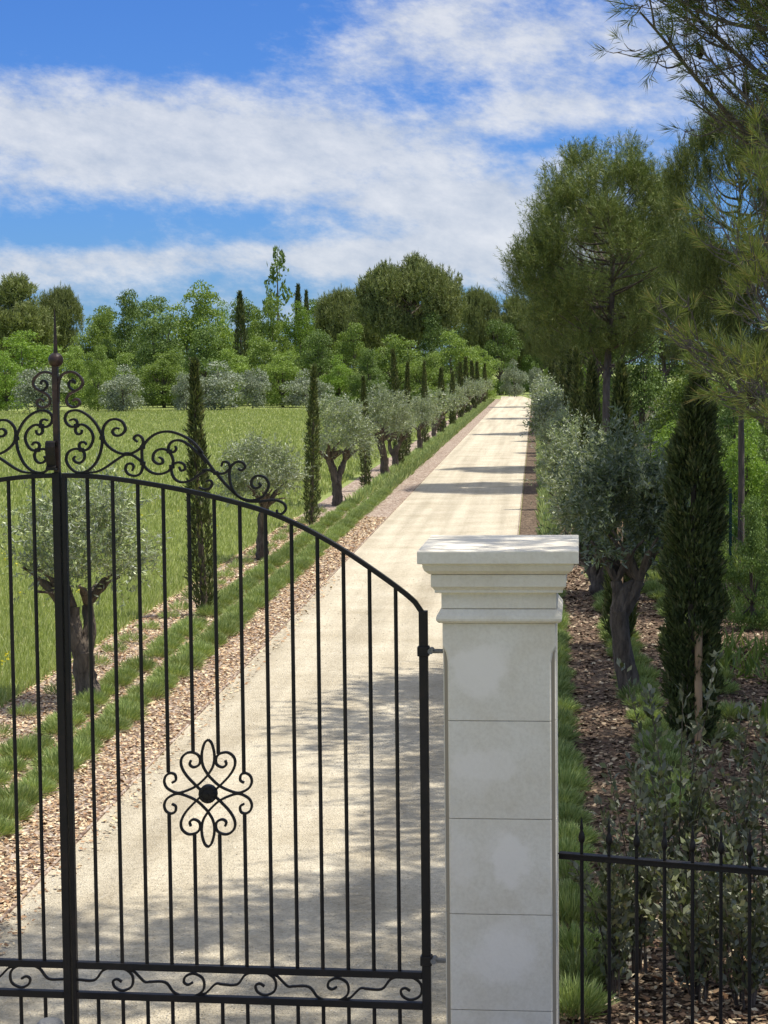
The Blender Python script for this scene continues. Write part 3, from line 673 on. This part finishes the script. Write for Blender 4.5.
for o_ in [o for o in C.objects if o.name.startswith(('olive_tree','cypress')) and not o.parent and o.location.y > 24]:
    o_.rotation_euler = (random.gauss(0,.02), random.gauss(0,.03), o_.rotation_euler.z); o_.scale = Vector(o_.scale)*random.uniform(.9,1.1)
far_lav(-3.78, 50, 178, .4, 'far end of the green lavender hedge nearest the driveway on its left')
far_lav(-4.2, 46, 178, .55, 'far end of the middle lavender row under the left-hand trees')
far_lav(.25, 30, 176, .5, 'far end of the lavender row along the right side of the drive')

# ---- loose chips on the beds
def chips(name, n, xr, yr, mat, label, size=(.018,.045), z=.012, dens=1.6):
    rg = np.random.default_rng(n); t = rg.random(n)**dens
    y = yr[0] + (yr[1]-yr[0])*t; x = rg.uniform(xr[0], xr[1], n)
    P = np.stack([x, y, z + rg.random(n)*.012],1); a = rg.random(n)*2*PI
    D = np.stack([np.cos(a), np.sin(a), rg.normal(size=n)*.28],1); S = np.cross(D, np.stack([rg.normal(size=n)*.35, rg.normal(size=n)*.35, np.ones(n)],1))
    L = rg.uniform(*size, n)*(1+t*.5); Dn = norm(D); Sn = norm(S); W = L*rg.uniform(.35,.8,n)
    k1 = rg.uniform(.6,1.2,(4,n,1)); L2 = L[:,None]/2; W2 = W[:,None]/2
    V = np.stack([P-Dn*L2*k1[0]-Sn*W2*.6, P+Sn*-W2*k1[1]+Dn*L2*.6, P+Dn*L2*k1[2]+Sn*W2*.5, P+Sn*W2*k1[3]-Dn*L2*.5],1)
    o = link(name, quad_mesh(name, V, mat)); tag(o, label, 'mulch', kind='stuff')
chips('bark_mulch', 60000, (-5.1,-3.12), (10.5,42), M['chips'], 'pale bark and wood chips covering the bed left of the driveway')
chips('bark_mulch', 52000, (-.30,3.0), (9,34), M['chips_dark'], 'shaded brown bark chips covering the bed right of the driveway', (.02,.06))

chips('leaf_litter', 5200, (.45,3.0), (9.2,12.5), M['chips'], 'pale fallen leaves and chips on the ground behind the iron railing', (.02,.055), z=.026)
chips('loose_stones', 9000, (-3.05,-.36), (9.5,30), M['stones'], 'small loose stones lying on the gravel driveway', (.006,.016), z=.018)
# ---- meadow grass
def grass(n, y0, y1, xlim, h, w, name, label, pw=1.0, mat='grass'):
    rg = np.random.default_rng(int(n+y0)); y = y0 + (y1-y0)*rg.random(n)**pw; xl = -.31*y - 1.5
    x = xlim + (xl-xlim)*rg.random(n); P = np.stack([x, y, np.zeros(n)-.01],1)
    D = norm(np.stack([rg.normal(size=n)*.3+.1, rg.normal(size=n)*.3, np.ones(n)],1)); far = 1 + (y-y0)/60
    V = kites(P, D, rg.uniform(.5,1.2,n)*h*(1+.15*np.sin(x*.9)*np.sin(y*.5)), rg.uniform(.7,1.4,n)*w*far, mid=.35)
    o = link(name, quad_mesh(name, V, M[mat])); tag(o, label, 'grass', kind='stuff')
grass(150000, 12, 45, -5.08, .125, .009, 'meadow_grass', 'fresh green meadow grass growing beside the bed on the left', 1.2)
grass(130000, 44, 150, -5.2, .17, .026, 'meadow_grass', 'far meadow grass between the bed and the distant trees', 1.1)
def flowers():
    rg = np.random.default_rng(5); c = np.concatenate([np.stack([rg.normal(-5.55,.12,26), rg.normal(19.8,.5,26)],1), np.stack([rg.uniform(-14,-5.6,40), rg.uniform(17,44,40)],1)])
    P = np.repeat(np.concatenate([c, rg.uniform(.2,.3,(len(c),1))],1), 6, 0); n = len(P); P += rg.normal(size=(n,3))*.012
    V = kites(P, rdir(n)*np.array([1,1,.4])+np.array([0,0,.3]), .026, .024); o = link('yellow_flowers', quad_mesh('yellow_flowers', V, M['flower'])); tag(o, 'tiny yellow wild flowers scattered in the meadow grass', 'flowers', kind='stuff')
flowers()
chips('bark_chips', 900, (-3.14,-2.9), (10.5,30), M['chips'], 'few stray bark chips spilled on the left edge of the gravel drive', z=.022)
# weeds and leaf litter at the foot of the wood
def weeds():
    rg = np.random.default_rng(9); n = 42000; y = rg.uniform(15, 60, n); x = rg.uniform(1.9, 8, n)
    P = np.stack([x, y, np.zeros(n)],1); k = np.sin(x*2.1)*np.sin(y*1.3+x) > -.2; P = P[k]; n = len(P)
    V = kites(P, norm(rg.normal(size=(n,3))*.5+np.array([0,0,1])), rg.uniform(.1,.35,n), rg.uniform(.015,.04,n)); o = link('undergrowth', quad_mesh('undergrowth', V, M['bush'])); tag(o, 'low green weeds growing on the woodland floor on the right', 'undergrowth', kind='stuff')
weeds()

# ================================================================== big trees
def broad_meshes(seed, mat, H=10, W=9, nl=66, per=250, ls=.235, trunk_h=-.3, lobe=.2, oval=1.0):
    rg = np.random.default_rng(seed); rnd = random.Random(seed); m = MB()
    m.tube([(0,0,-.1),(rnd.uniform(-.1,.1),0,H*.25),(rnd.uniform(-.3,.3),0,H*.6)], [.26*H/10,.2*H/10,.07*H/10], 8)
    P = []; D = []; cz = H*(.5+trunk_h/2); rz = H*(1-trunk_h)/2
    for i in range(nl):
        z_ = rg.uniform(-1,1); a_ = rg.random()*2*PI; ra = (math.sqrt(1-z_*z_) if z_ > 0 else 1-.3*z_*z_)*math.sqrt(rg.uniform(.2,1))
        bl = .84 + .2*math.sin(a_*2+seed) + .13*math.sin(a_*3+z_*3+seed*2)
        q = np.array([ra*math.cos(a_)*bl, ra*math.sin(a_)*bl, z_*(.8+.25*math.sin(a_*2.3+seed*1.7)+.1*rg.normal())]); q = np.clip(q, -1.05, 1.05); r = rg.uniform(.7,1.25)*lobe*W*.62; sh = 1
        c = np.array([q[0]*(W/2-r*.6)*sh, q[1]*(W/2-r*.6)*sh, cz+q[2]*(rz-r*.5)*oval])
        if i % 3 == 0: m.tube([(0,0,H*.2),tuple(c*.5+np.array([0,0,H*.12])),tuple(c)], [.09*H/10,.06*H/10,.02], 5)
        k = int(per*rg.uniform(.7,1.3)); d = norm(rg.normal(size=(k,3))); d[:,2] = np.where(d[:,2] < -.35, -d[:,2], d[:,2])
        rr = r*rg.uniform(.55,1.12,(k,1))
        c[2] = max(c[2], r*.5); P.append(c + d*rr*np.array([1,1,.78])); D.append(norm(np.cross(d, rg.normal(size=(k,3))) + d*.5 + np.array([0,0,-.1])))
    P = np.concatenate(P); D = np.concatenate(D); n = len(P)
    return m.mesh('tree_trunk', M['pine_bark'], True), quad_mesh('tree_crown', kites(P, D, rg.uniform(.6,1.4,n)*ls, rg.uniform(.35,.8,n)*ls), M[mat])
def shoots(P, D, L, nn, nl, nw, rg, spread=.85, up=0):
    n = len(P); t = rg.random((n, nn, 1)); L = np.broadcast_to(np.asarray(L).reshape(-1,1,1), (n,1,1))
    B = P[:,None,:] + D[:,None,:]*L*t
    d = norm(D[:,None,:]*rg.uniform(.55,1.1,(n,nn,1)) + rg.normal(size=(n,nn,3))*spread*.62)
    B = B.reshape(-1,3); d = d.reshape(-1,3); k = len(B)
    return kites(B, d, rg.uniform(.7,1.2,k)*nl, rg.uniform(.8,1.2,k)*nw, mid=.4)
def pine_meshes(seed, H, W, nl, ns, nn, sl=.38, nlen=.1, nw=.014, base=.3, mat='pine', flat=1.0, lr=.13, th=.16, top=1.0, irr=1.0):
    rg = np.random.default_rng(seed); rnd = random.Random(seed); m = MB()
    tp = [(0,0,-.1),(rnd.uniform(-.15,.15),rnd.uniform(-.1,.1),H*.3),(rnd.uniform(-.3,.3),0,H*.62),(rnd.uniform(-.2,.2),0,H*.9)]
    sp3 = smooth_path(tp, 5); m.tube(sp3, list(np.interp(np.linspace(0,1,len(sp3)),[0,1],[th,.03])), 9, jit=.07, rnd=rnd)
    PP = []; DD = []
    for i in range(nl):
        while True:
            q = rg.uniform(-1,1,3); l = np.linalg.norm(q)
            if .35 < l < 1: break
        q = q/l*(.5+.5*l)*(1-.12*irr+irr*(.2*math.sin(math.atan2(q[1],q[0])*2+seed)+.1*math.sin(q[2]*5+seed))); q = np.clip(q,-1.02,1.02)
        cz = H*(base+1)/2; rz = H*(1-base)/2; r = lr*W*rg.uniform(.8,1.3)
        sh = math.sqrt(max(.05, 1-(max(0, q[2])**2)*(.55)))
        c = np.array([q[0]*(W/2-r*.7)*sh, q[1]*(W/2-r*.7)*sh, cz+q[2]*(rz-r*.7)*flat])
        z0 = max(H*base*.8, c[2]-rg.uniform(.15,.35)*W*.5); tpt = np.array([np.interp(z0,[p.z for p in sp3],[p.x for p in sp3]), 0, z0])
        mid = (tpt+c)/2 + np.array([0,0,-.05*W*rg.random()])
        m.tube(smooth_path([tpt, mid, c], 4), list(np.interp(np.linspace(0,1,9),[0,1],[th*.24,.009])), 6, jit=.1, rnd=rnd)
        k = int(ns*rg.uniform(.7,1.3)); d = norm(rg.normal(size=(k,3))+np.array([0,0,.35])+norm(q[None]*[1,1,.4])*.5)
        PP.append(c + d*r*rg.uniform(.25,.95,(k,1))*np.array([1,1,.7])); DD.append(norm(d*.55+np.array([0,0,.95])+rg.normal(size=(k,3))*.18))
    P = np.concatenate(PP); D = np.concatenate(DD)
    V = shoots(P, D, rg.uniform(.5,1.15,len(P))*sl, nn, nlen, nw, rg)
    return m.mesh('pine_trunk', M['pine_bark'], True), quad_mesh('pine_crown', V, M[mat])

DEC = [broad_meshes(s, 'decid') for s in (1,2)]; DED = [broad_meshes(s, 'decid_dark') for s in (3,4)]; DEB = [broad_meshes(s, 'decid_bright', nl=60, lobe=.22) for s in (5,6)]
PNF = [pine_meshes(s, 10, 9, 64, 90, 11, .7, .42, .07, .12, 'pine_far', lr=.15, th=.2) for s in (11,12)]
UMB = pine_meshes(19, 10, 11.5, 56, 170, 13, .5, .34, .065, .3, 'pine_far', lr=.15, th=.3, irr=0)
SLV = [broad_meshes(s, 'silver', 3, 4, 34, 190, .15, -.3, .26) for s in (14,15)]
CYB = cypress_meshes(16, 9, 1.3, 3200, 4.2)
def poplar():
    rg = np.random.default_rng(4); n = 1700; t = rg.random(n); a = rg.random(n)*2*PI
    keep = (np.sin(t*31+np.cos(a)*2) > -.1) | (rg.random(n) < .12); t = t[keep]; a = a[keep]; n = len(t)
    r = np.interp(t, [0,.1,.3,.7,.92,1], [.3,.5,.75,1.15,.8,.25])*(1-.5*rg.random(n)**2)*(1+.35*np.sin(t*44+a))
    P = np.stack([np.cos(a)*r, np.sin(a)*r, t*10],1); return quad_mesh('poplar_crown', kites(P, rg.normal(size=(n,3))+np.array([0,0,.8]), rg.uniform(.25,.5,n), rg.uniform(.15,.3,n)), M['decid_dark'])
m = MB(); m.tube([(0,0,0),(0,0,9.5)], [.2,.03], 6); POP = (m.mesh('poplar_trunk', M['pine_bark']), poplar())
XS = -1
def bgtree(name, meshes, mw, mh, px, top, hw, Y, label, cat, group='trees beyond the meadow', rz=None):
    top_p = at(px, top, Y); s_h = top_p.z/mh; s_w = (hw*2/F*Y)/mw
    return place_tree(name, meshes, (top_p.x, Y, 0), random.uniform(0,6.28) if rz is None else rz, label, cat, group, (s_w, s_w, s_h))
BG = [
 ('pine_tree',PNF[0],9,10,10,279,50,205,'dark bushy pine at the far left edge of the tree line','pine'),
 ('pine_tree',PNF[1],9,10,58,286,24,215,'small round-headed dark pine just behind the gate spike','pine'),
 ('oak_tree',DEB[0],9,10,22,334,52,172,'low bright green tree under the dark pine at far left','tree'),
 ('oak_tree',DEC[0],9,10,95,308,34,190,'mid green tree just right of the gate spike in the tree line','tree'),
 ('oak_tree',DEC[1],9,10,72,345,30,170,'light green tree behind the gate scrolls at the left','tree'),
 ('oak_tree',DED[0],9,10,128,297,32,188,'tree with an uneven top left of the tallest broad green tree','tree'),
 ('oak_tree',DEC[0],9,10,192,281,46,176,'tallest broad green tree left of the far cypress','tree'),
 ('oak_tree',DED[1],9,10,158,318,42,172,'dark green tree in front of the tallest broad tree at left','tree'),
 ('oak_tree',DED[0],9,10,205,330,34,168,'dark green tree directly above the two grey olive bushes','tree'),
 ('oak_tree',DEB[1],9,10,222,303,26,180,'bright green tree just left of the far slender cypress','tree'),
 ('oak_tree',DEC[1],9,10,268,296,30,180,'rounded green tree below the tall thin poplar','tree'),
 ('oak_tree',DEB[0],9,10,300,306,28,182,'bright yellow-green tree around the two small dark cypress tops','tree'),
 ('oak_tree',DEC[0],9,10,262,336,36,166,'mid green tree right of the far cypress, low in the tree line','tree'),
 ('pine_tree',PNF[1],9,10,338,288,26,205,'dark pine top left of the big umbrella pine','pine'),
 ('umbrella_pine',UMB,11.5,10,410,255,56,186,'huge umbrella pine rising highest in the far tree line','pine'),
 ('pine_tree',PNF[0],9,10,364,300,24,198,'dark pine partly hidden by the left flank of the umbrella pine','pine'),
 ('pine_tree',PNF[1],9,10,480,287,22,214,'round dark pine top right of the umbrella pine','pine'),
 ('oak_tree',DED[1],9,10,318,332,30,170,'dark green tree between the grey olives and the big pine','tree'),
 ('oak_tree',DEC[1],9,10,352,322,28,172,'mid green tree at the lower left foot of the umbrella pine','tree'),
 ('oak_tree',DEC[0],9,10,394,334,40,166,'rounded light green tree centred under the umbrella pine','tree'),
 ('oak_tree',DEB[1],9,10,338,356,26,162,'small bright tree left of the rounded tree under the pine','tree'),
 ('oak_tree',DEC[1],9,10,452,330,34,172,'green tree at the lower right foot of the umbrella pine','tree'),
 ('oak_tree',DED[0],9,10,432,318,26,182,'dark tree tucked behind the green trees right of the umbrella pine trunk','tree'),
 ('oak_tree',DEC[0],9,10,482,345,22,182,'small green tree just left of where the drive vanishes','tree'),
 ('pine_tree',PNF[0],9,10,515,298,30,214,'dark pine rising directly behind the end of the drive','pine'),
 ('oak_tree',DED[1],9,10,500,322,26,208,'dark tree left of the end of the drive','tree'),
 ('oak_tree',DED[0],9,10,536,325,24,212,'dark tree right of the end of the drive','tree'),
 ('oak_tree',DEC[1],9,10,120,352,30,158,'mid green low tree behind the round grey olive bush','tree'),
 ('oak_tree',DEC[0],9,10,163,348,34,160,'dense green tree left above the large grey olive bush','tree'),
 ('oak_tree',DEB[1],9,10,5,352,30,152,'bright low tree cut by the left edge of the picture','tree'),
 ('oak_tree',DEC[0],9,10,282,350,32,158,'green low tree between the two upright far cypresses','tree'),
 ('oak_tree',DEC[1],9,10,232,348,30,160,'green low tree behind the foot of the tall far cypress','tree'),
 ('oak_tree',DED[0],9,10,368,352,24,160,'dark low tree in front of the rounded light green tree','tree'),
 ('oak_tree',DEC[0],9,10,424,352,30,160,'low green tree just behind the far row of small cypresses','tree'),
 ('oak_tree',DEC[1],9,10,465,356,22,176,'low green tree beside the far left end of the drive','tree'),
 ('cypress',CYB,1.3,9,240,293,6.5,170,'tall slender cypress standing against the green trees at left','cypress'),
 ('cypress',CYB,1.3,9,298,286,5,186,'dark pointed cypress top right of the poplar','cypress'),
 ('cypress',CYB,1.3,9,306,292,4,184,'thin dark cypress top, the right one of the close pair','cypress'),
 ('poplar',POP,2.2,10,277,250,11,215,'tall thin poplar standing alone above the tree line','poplar'),
 ('poplar',POP,2.2,10,268,288,5,218,'short thin treetop beside the tall poplar','poplar'),
 ('olive_bush',SLV[0],4,3,122,366,27,146,'round grey olive bush behind the upper gate scrolls at left','olive tree'),
 ('olive_bush',SLV[1],4,3,36,366,34,142,'wide grey olive bush left of the gate ball finial','olive tree'),
 ('olive_bush',SLV[0],4,3,214,362,36,148,'large grey olive bush left of the far cypress foot','olive tree'),
 ('olive_bush',SLV[1],4,3,186,371,18,146,'small grey olive bush touching the left of the large one','olive tree'),
 ('olive_bush',SLV[1],4,3,252,367,20,152,'small grey olive bush right of the far cypress','olive tree'),
 ('olive_bush',SLV[0],4,3,306,370,26,156,'grey olive bush behind the second near cypress','olive tree'),
 ('bush',SLV[0],4,3,514,360,13,196,'grey-brown bush closing the end of the drive','bush'),
 ('bush',SLV[1],4,3,537,366,10,198,'low grey bush right of the end of the drive','bush'),
 ('oak_tree',DEC[1],9,10,97,344,22,150,'small light tree with a visible dark trunk between two grey olive bushes','tree'),
]
for a in BG: bgtree(*a)
# farther trees closing the gaps
for i, (px, tp_) in enumerate(((-20,300),(35,310),(105,312),(150,300),(245,305),(320,303),(385,305),(455,306),(530,310),(570,300),(610,310))):
    bgtree('oak_tree', DED[i%2], 9, 10, px, tp_, 38, 236, ['dark tree behind the far left pine','dark tree behind the gate finial','dark tree seen between the first and second green crowns from the left','dark crown behind the uneven left trees','dark crown behind the far cypress','dark crown behind the bright tree by the cypress pair','dark crown behind the umbrella pine trunk','dark crown behind the right flank of the umbrella pine','dark crown above the end of the drive','dark crown behind the left pine of the roadside','dark crown behind the tall roadside pine trunk'][i], 'tree', 'farthest trees behind the tree line')

# ---- right-hand wood
PNM = [pine_meshes(s, 9, 5.2, 88, 76, 34, .5, .13, .0105, .32, 'pine', lr=.12, th=.12, irr=.35) for s in (61,62)]
def wood(name, mesh, mw, mh, px, Y, top, hw, label, cat, rz=0): return bgtree(name, mesh, mw, mh, px, top, hw, Y, label, cat, 'trees and bushes right of the drive', rz)
wood('pine_tree', PNM[0], 5.2, 9, 606, 52, 143, 106, 'tall pine with a rounded crown reaching over the drive, left of the other roadside pines', 'pine', .6)
wood('pine_tree', PNM[1], 5.2, 9, 742, 33, 95, 82, 'pine with upright shoots at the right edge behind the tall roadside pine', 'pine', 2.0)
wood('pine_tree', PNM[1], 5.2, 9, 600, 61, 196, 74, 'pine directly behind the tall pine that reaches over the drive', 'pine', 4.0)
wood('pine_tree', PNM[0], 5.2, 9, 574, 92, 262, 46, 'smaller pine beyond the tall roadside pine on the right of the drive', 'pine', 1.9)
wood('pine_tree', PNM[1], 5.2, 9, 560, 118, 282, 36, 'dark pine near the far end of the drive on the right', 'pine', .9)
wood('pine_tree', PNM[0], 5.2, 9, 548, 150, 296, 28, 'farthest dark pine right of the end of the drive', 'pine', 2.9)
wood('pine_tree', PNM[0], 5.2, 9, 665, 70, 215, 60, 'pine half hidden between the two large roadside pines', 'pine', 3.3)
for i, (px, Y, top, hw, mesh, l) in enumerate((
  (575,95,318,22,DEB[0],'bright green leafy tree under the left side of the tall roadside pine'),
  (590,72,350,22,DEB[1],'bright green sapling beside the trunk of the tall roadside pine'),
  (548,150,312,20,DED[0],'dark tree beyond the tall roadside pine at the end of the drive'),
  (562,125,335,18,DEC[0],'green tree lining the far right side of the drive'),
  (640,60,330,45,DED[1],'dark leafy tree behind the second cypress on the right'),
  (700,52,345,55,DEC[1],'mid green tree behind the large dark cypress'),
  (765,46,340,50,DED[0],'dark tree at the right edge above the wire fence'),
  (672,42,425,42,DEB[0],'yellow-green bush between the two near cypresses on the right'),
  (748,36,415,40,DEB[1],'bright yellow-green bush right of the large dark cypress'),
  (600,62,385,26,DEC[0],'green bush behind the right-hand olives'),
  (778,30,470,34,DEC[1],'green bush at the right edge behind the wire fence'),
  (712,30,505,28,DED[1],'dark low bush behind the large dark cypress'),
  (650,34,470,32,DED[0],'dark bush behind the near right-hand olive tree'),
  (700,26.5,470,30,DEC[0],'mid green bush between the wire fence posts behind the large cypress'),
  (684,88,338,62,DED[0],'dark tree filling the gap between the roadside pines'),
  (752,24,505,32,DED[0],'dark bush in front of the wire fence at the right edge'),
  (668,31,440,26,DEC[1],'grey-green bush just right of the near olive crown'),
  (735,44,385,45,DED[0],'dark bush under the right edge pine'),
  (680,58,385,42,DED[1],'dark bush closing the view under the roadside pines'),
  (625,80,380,30,DED[0],'dark bush at the foot of the tall roadside pine'),
  (596,110,372,20,DEC[1],'green bush far along the right side of the drive'),
  (575,135,368,16,DED[1],'dark bush beside the far end of the drive on the right'))):
    wood('broadleaf_tree' if top < 380 else 'bush', mesh, 9, 10, px, Y, top, hw, l, 'tree' if top < 380 else 'bush', i*1.1)
# green wire fence
fx = 2.85; wf = empty('wire_fence', (fx, 0, 0)); tag(wf, 'dark green wire mesh fence along the foot of the wood on the right', 'fence')
m = MB(); 
for z in np.arange(.1, 1.25, .15): m.box(-.0015, 18, z-.0015, .0015, 42, z+.0015)
for y in np.arange(18, 42, .3): m.box(.002, y-.0015, .05, .005, y+.0015, 1.25)
m.build('mesh_panel', M['greenwire'], wf)
for y in np.arange(18, 43, 2.9): m = MB(); m.box(-.02, y-.02, 0, .02, y+.02, 1.35); m.build('post', M['greenwire'], wf)

# ---- near pine whose boughs hang into the picture from the right
NP = Vector((3.9, 10.0, 0)); npn = empty('pine_tree', NP); tag(npn, 'near pine whose boughs hang into the picture from the top right corner', 'pine', 'trees and bushes right of the drive')
rg = np.random.default_rng(77); rnd = random.Random(77)
m = MB(); tp = smooth_path([(0,0,-.1),(.1,0,3),(-.1,.1,6),(.05,0,9.3)], 6); m.tube(tp, list(np.interp(np.linspace(0,1,len(tp)),[0,1],[.24,.04])), 10, jit=.08, rnd=rnd)
m.build('trunk', M['pine_bark'], npn, smooth=True)
mt, mc = pine_meshes(63, 11, 9.4, 84, 74, 18, .42, .13, .021, .5, 'pine', lr=.115, th=.2)
link('crown', mc, npn)
limb = MB(); PN = []; DN = []; cones = []
def needle_tuft(p, d, L=.22, k=30): PN.append(np.array(p)); DN.append(np.array(d))
def bough(a, b, r, nt, tl, sag=.1, tuft=1.0, up=.5):
    a = Vector(a); b = Vector(b); mid = a.lerp(b, .5) + Vector((rnd.uniform(-.1,.1), rnd.uniform(-.1,.1), -sag))
    P = smooth_path([a, mid, b], 8); limb.tube(P, list(np.interp(np.linspace(0,1,len(P)),[0,1],[r,r*.22])), 6, jit=.08, rnd=rnd)
    ax = (b-a).normalized()
    for i in range(nt):
        t = .12 + .88*i/nt; j = int(t*(len(P)-1)); p = P[j]
        side = Vector((rnd.gauss(0,1), rnd.gauss(0,1), rnd.gauss(0,.8)+up)).normalized(); d = (ax*.9 + side*.75).normalized()
        l = tl*(1-.45*t)*rnd.uniform(.6,1.2); e = p + d*l + Vector((0,0,.08*l)); q = p.lerp(e,.5) + Vector((0,0,-.06*l)) + side*.03
        pp = smooth_path([p, q, e], 3); limb.tube(pp, list(np.interp(np.linspace(0,1,len(pp)),[0,1],[r*.28,.0022])), 4)
        for z in range(5):
            tt = rnd.uniform(.35,1); w = p.lerp(e, tt); d2 = (d + Vector((rnd.gauss(0,.5), rnd.gauss(0,.5), rnd.gauss(0,.5)+.2))).normalized(); l2 = l*.38*rnd.uniform(.5,1.2)
            limb.tube([w, w+d2*l2*.5+Vector((0,0,-.01)), w+d2*l2], [.0035,.0028,.0016], 4)
            if rnd.random() < tuft: needle_tuft(w+d2*l2*.75, d2)
        if rnd.random() < tuft: needle_tuft(pp[-1]-d*.05, d)
    needle_tuft(P[-1]-ax*.06, ax)
def loc(px, py, Y): return at(px, py, Y) - NP
# upper boughs crossing the top right corner, bare twiggy undersides
for (x0,y0,Y0,x1,y1,Y1,r,n_,tl,tf) in ((900,230,12.6,640,12,12.0,.028,26,.5,.25),(900,150,12.4,655,-20,11.8,.028,26,.5,.5),(900,60,12.2,690,-50,11.6,.026,24,.5,.8),(920,260,12.8,690,100,12.2,.02,22,.42,.12),
        (900,190,12.0,700,50,11.8,.022,24,.45,.2),(880,120,12.2,740,-10,11.8,.022,22,.45,.6),(900,250,12.3,735,95,12.0,.018,20,.4,.3),(860,30,11.8,630,-30,11.5,.02,22,.5,.8)):
    bough(loc(x0,y0,Y0), loc(x1,y1,Y1), r, n_, tl, .12, tf)
# lower boughs with long yellowish needles at the right edge
limbU = limb; PU, DU = PN, DN
crown_u = quad_mesh('needles', shoots(np.array(PN), norm(np.array(DN)), np.full(len(PN), .09), 26, .095, .0042, rg, .6), M['pine'])
limb = MB(); PN = []; DN = []
for (x0,y0,Y0,x1,y1,Y1,r,n_,tl,tf) in ((850,480,10.6,690,330,10.2,.014,16,.42,.45),(850,400,10.5,716,215,10.3,.013,18,.38,.7),(840,330,10.6,748,175,10.4,.012,14,.34,.7),(860,430,10.3,735,290,10.2,.012,14,.34,.6),(850,460,10.8,650,312,10.6,.010,8,.3,.3),
        (860,380,11.0,750,240,10.8,.012,14,.36,.6),(860,440,10.2,735,372,10.1,.010,16,.32,.8),(850,300,10.9,762,140,10.7,.012,14,.36,.7)):
    bough(loc(x0,y0,Y0), loc(x1,y1,Y1), r, n_, tl, .05, tf)
crown_l = quad_mesh('fresh_needles', shoots(np.array(PN), norm(np.array(DN)), np.full(len(PN), .07), 22, .09, .004, rg, .55), M['pine_fresh'])
link('upper_needles', crown_u, npn); limbU.build('upper_boughs', M['twig'], npn, smooth=True)
link('fresh_needles', crown_l, npn); limb.build('lower_boughs', M['twig'], npn, smooth=True)
for px, py, Y in ((746,87,12.1),(700,50,12.0),(752,395,10.2)):
    m = MB(); c = loc(px, py, Y); m.lathe([(.004,.03),(.02,.022),(.026,.0),(.02,-.03),(.006,-.055)][::-1], c, 8); m.build('pine_cone', M['cone'], npn, smooth=True)
# stems joining the boughs to the trunk
m = MB()
for a, b in (((905,240,12.6),5.2),((905,120,12.3),5.6),((905,40,12.0),6.0),((855,440,10.5),3.4),((855,340,10.6),3.8)):
    p = loc(*a); m.tube(smooth_path([(0,0,b), Vector((0,0,b)).lerp(p,.5)+Vector((0,0,.15)), p], 5), [.06]*4+[.045]*4+[.03]*3, 7)
m.build('limb', M['pine_bark'], npn, smooth=True)
for (x, y, w, z, l) in ((5.0,15.0,1.0,.5,'pine standing between the near pine and the wire fence on the right'),(6.3,27.5,.95,1.4,'tall pine behind the wire fence shading the right-hand bed')):
    place_tree('pine_tree', (mt, pine_meshes(int(x*10+60), 10, 6.8, 70, 70, 16, .42, .13, .022, .45, 'pine', lr=.13)[1]), (x, y, 0), z, l, 'pine', 'trees and bushes right of the drive', w)
# second near pine, outside the picture, whose shade falls across the drive
n2 = place_tree('pine_tree', (mt, pine_meshes(64, 10, 7.8, 84, 84, 18, .42, .13, .021, .42, 'pine', lr=.13)[1]), (4.5, 19.6, 0), 1.0, 'pine at the right edge whose high crown shades the drive beyond the pillar', 'pine', 'trees and bushes right of the drive')

# ---- leafy shrubs behind the railing
def shrub(px, Y, H, seed, nst, label, W=.38, ll=.056, n_leaf=95):
    rg = np.random.default_rng(seed); rnd = random.Random(seed); b = at(px, 1000, Y); r = empty('shrub', (b.x, Y, 0)); tag(r, label, 'shrub', 'leafy shrubs behind the railing')
    st = MB(); P = []; D = []
    for i in range(nst):
        h = H*rnd.uniform(.55,1.0) if i else H; a = rnd.uniform(0,2*PI); q = W*rnd.uniform(.2,1)
        pts = smooth_path([(math.cos(a)*.04, math.sin(a)*.04, 0), (math.cos(a)*q*.35, math.sin(a)*q*.35, h*.5), (math.cos(a)*q, math.sin(a)*q, h)], 6)
        st.tube(pts, list(np.interp(np.linspace(0,1,len(pts)),[0,1],[.006,.0018])), 5)
        for k in range(n_leaf):
            t = rnd.uniform(.12,1)**.8; j = t*(len(pts)-1); p = pts[int(j)].lerp(pts[min(int(j)+1,len(pts)-1)], j%1); ax = (pts[min(int(j)+1,len(pts)-1)]-pts[max(int(j)-1,0)]).normalized()
            d = (ax*.8 + Vector((rnd.gauss(0,1), rnd.gauss(0,1), rnd.gauss(0,.4)))*.6).normalized()
            off = Vector((rnd.gauss(0,1),rnd.gauss(0,1),rnd.gauss(0,.6)))*.03*(1.4-t); P.append(p+off); D.append(d)
    st.build('stems', M['olive_bark'], r, smooth=True); n = len(P)
    V = kites(np.array(P), np.array(D), rg.uniform(.7,1.25,n)*ll, rg.uniform(.4,.55,n)*ll, mid=.5, curl=.06)
    link('leaves', quad_mesh('shrub_leaves', V, M['shrub']), r)
shrub(678, 10.6, 1.62, 1, 12, 'tall leafy shrub with pale upright shoots in front of the large dark cypress')
shrub(722, 10.7, 1.45, 2, 9, 'thin upright shrub with a long bare grey stem right of the tall leafy shrub')
shrub(640, 10.3, 1.15, 3, 10, 'low dark shrub behind the third and fourth railing bars', .28)
shrub(762, 10.4, 1.3, 4, 10, 'shrub with brownish stems at the right edge behind the railing')
shrub(700, 9.9, .85, 5, 14, 'dense low shrub behind the middle of the railing', .4)
shrub(616, 10.0, .75, 6, 9, 'small dark shrub behind the second railing bar', .25)
shrub(745, 9.8, .8, 7, 12, 'dense low green shrub behind the right end of the railing', .4)
